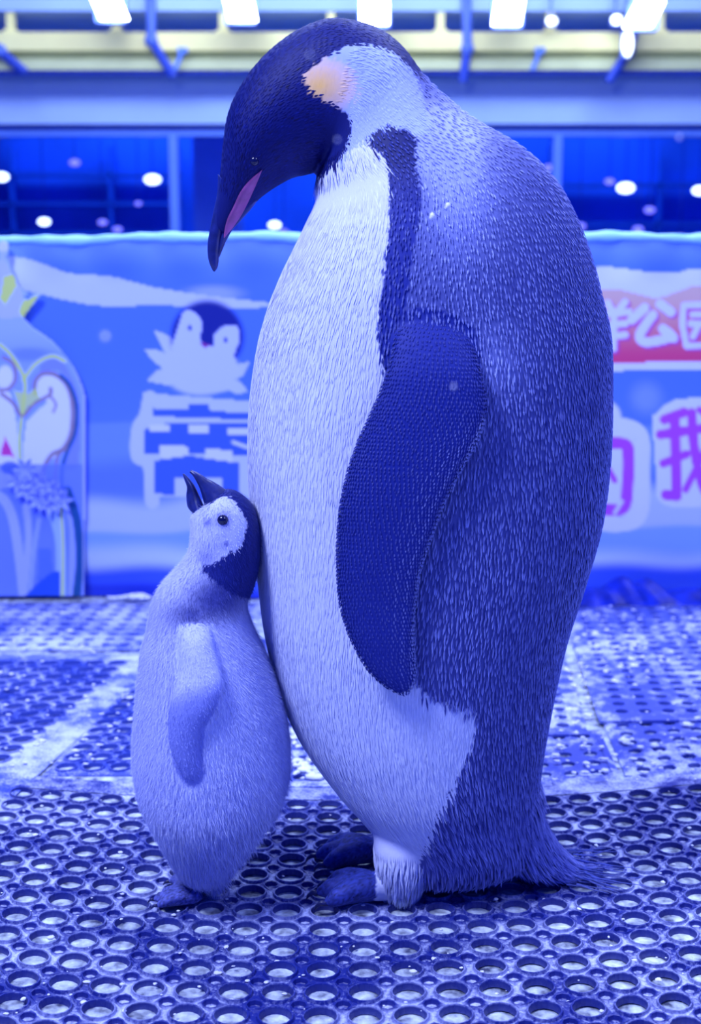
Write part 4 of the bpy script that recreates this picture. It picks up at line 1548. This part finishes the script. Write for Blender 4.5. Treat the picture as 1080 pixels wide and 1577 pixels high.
# down: sample faces
me = ob.data
nf = len(me.polygons)
cen = np.zeros(nf * 3, np.float32); me.polygons.foreach_get('center', cen); cen = cen.reshape(-1, 3)
nor = np.zeros(nf * 3, np.float32); me.polygons.foreach_get('normal', nor); nor = nor.reshape(-1, 3)
lv = np.zeros(nf, np.int32); me.polygons.foreach_get('loop_start', lv)
li = np.zeros(len(me.loops), np.int32); me.loops.foreach_get('vertex_index', li)
fc = c[li[lv]]
ff = cfoot[li[lv]]
fi = isf[li[lv]]
px, py = cpix(cen)
ok = ~ff & (cen[:, 2] > .003) & ~((py < 772) & (px < 322))
sel = np.where(ok)[0]
sel = np.concatenate([sel, sel[rng.random(len(sel)) < .9]])
P0 = cen[sel] + rng.normal(0, .0008, (len(sel), 3))
N0 = nor[sel]
down = np.tile(np.array([0, 0, -1.0]), (len(sel), 1))
fl = down - N0 * (down * N0).sum(1)[:, None]
fl /= (np.linalg.norm(fl, axis=1)[:, None] + 1e-6)
ln = .0045 + .009 * smooth(1150, 1350, py[sel]) + .0015 * smooth(900, 1000, py[sel])
ln = np.where(fi[sel], .003, ln)
ln = np.where(inpoly(px[sel], py[sel], face_w), .0028, ln)
lift = .38 + .5 * smooth(1240, 1330, py[sel])
hc = np.clip(fc[sel] * (1 + .17 * rng.standard_normal((len(sel), 1))), .003, 1)
hv, hf, hcol = hairs(P0, N0, fl, ln, .00042, lift, hc)
o = mesh_obj('down', hv, hf, M_down, chk, col=hcol, smooth=False)
o['kind'] = 'stuff'
print('hairs', len(P0))
# chick beak: two mandibles parted
cu = Loft([(316, 793, 352, 756, .018, YC), (315, 778, 343, 750, .014, YC), (311, 762, 330, 742, .0105, YC), (307, 750, 320, 737, .0085, YC), (302, 740, 311, 731, .0065, YC), (297, 732, 302, 726, .0045, YC), (292, 727, 294, 723, .0015, YC)])
mb = MB(); cu.mesh(40, 24, mb); mb.build('upper_beak', M_beak, chk, True)
cl = Loft([(312, 808, 326, 806, .012, YC), (303, 793, 321, 796, .0155, YC), (290, 781, 316, 783, .0140, YC), (287, 764, 308, 765, .0095, YC), (288, 750, 300, 748, .007, YC), (284, 738, 292, 737, .0045, YC), (281, 729, 284, 729, .0015, YC)])
mb = MB(); cl.mesh(40, 24, mb); mb.build('lower_beak', M_beak, chk, True)
allL = MB(); chick.mesh(100, 56, allL)
bvb = BVHTree.FromPolygons(allL.v, [tuple(f) for f in allL.f])
for sgn in (-1, 1):
    w = at(344, 799, YC - .032)
    hit = bvb.ray_cast(Vector((w.x, YC + sgn * .3, w.z)), Vector((0, -sgn, 0)))
    c_ = hit[0] if hit[0] is not None else Vector((w.x, YC + sgn * .035, w.z))
    mb = MB(); mb.add([(c_.x + v[0] * .0062, c_.y - sgn * .0015 + v[1] * .0055, c_.z + v[2] * .0058) for v in SV], SF)
    mb.build('eye', M_eye, chk, True)
claws(fc1, .46, chk, M_claw)
claws(fc2, .46, chk, M_claw)

# ---------------------------------------------------------------- snowflakes drifting in the air
M_flake = plain('snow_flake', (.85, .88, 1), .6, .02, 50)
for px, py, Yf, r, lab in ((478, 85, .62, .0008, 'blurred snowflake drifting over the crown of the big penguin'), (520, 215, .66, .0008, 'blurred snowflake drifting over the cheek of the big penguin'),
                       (690, 317, 1.12, .0026, 'upper of two white flakes over the big penguin shoulder'), (666, 333, 1.12, .0028, 'lower of two white flakes over the big penguin shoulder'),
                       (699, 595, .7, .0010, 'blurred snowflake drifting over the big penguin flipper top'), (163, 517, .6, .0009, 'blurred snowflake drifting between the arch board and the printed chick'),
                       (1047, 211, .66, .0011, 'blurred snowflake drifting before the upper right window frame')):
    c_ = at(px, py, Yf)
    V_, F_ = [], []
    mb = MB()
    mb.add([(c_.x + v[0] * r * .9 * (1 + .2 * math.sin(5 * v[2] + 3 * v[0])), c_.y + v[1] * r * .8, c_.z + v[2] * r * 1.15) for v in SV], SF)
    tag(mb.build('snowflake', M_flake, None, True), lab, 'snowflake', 'snowflakes in the air')
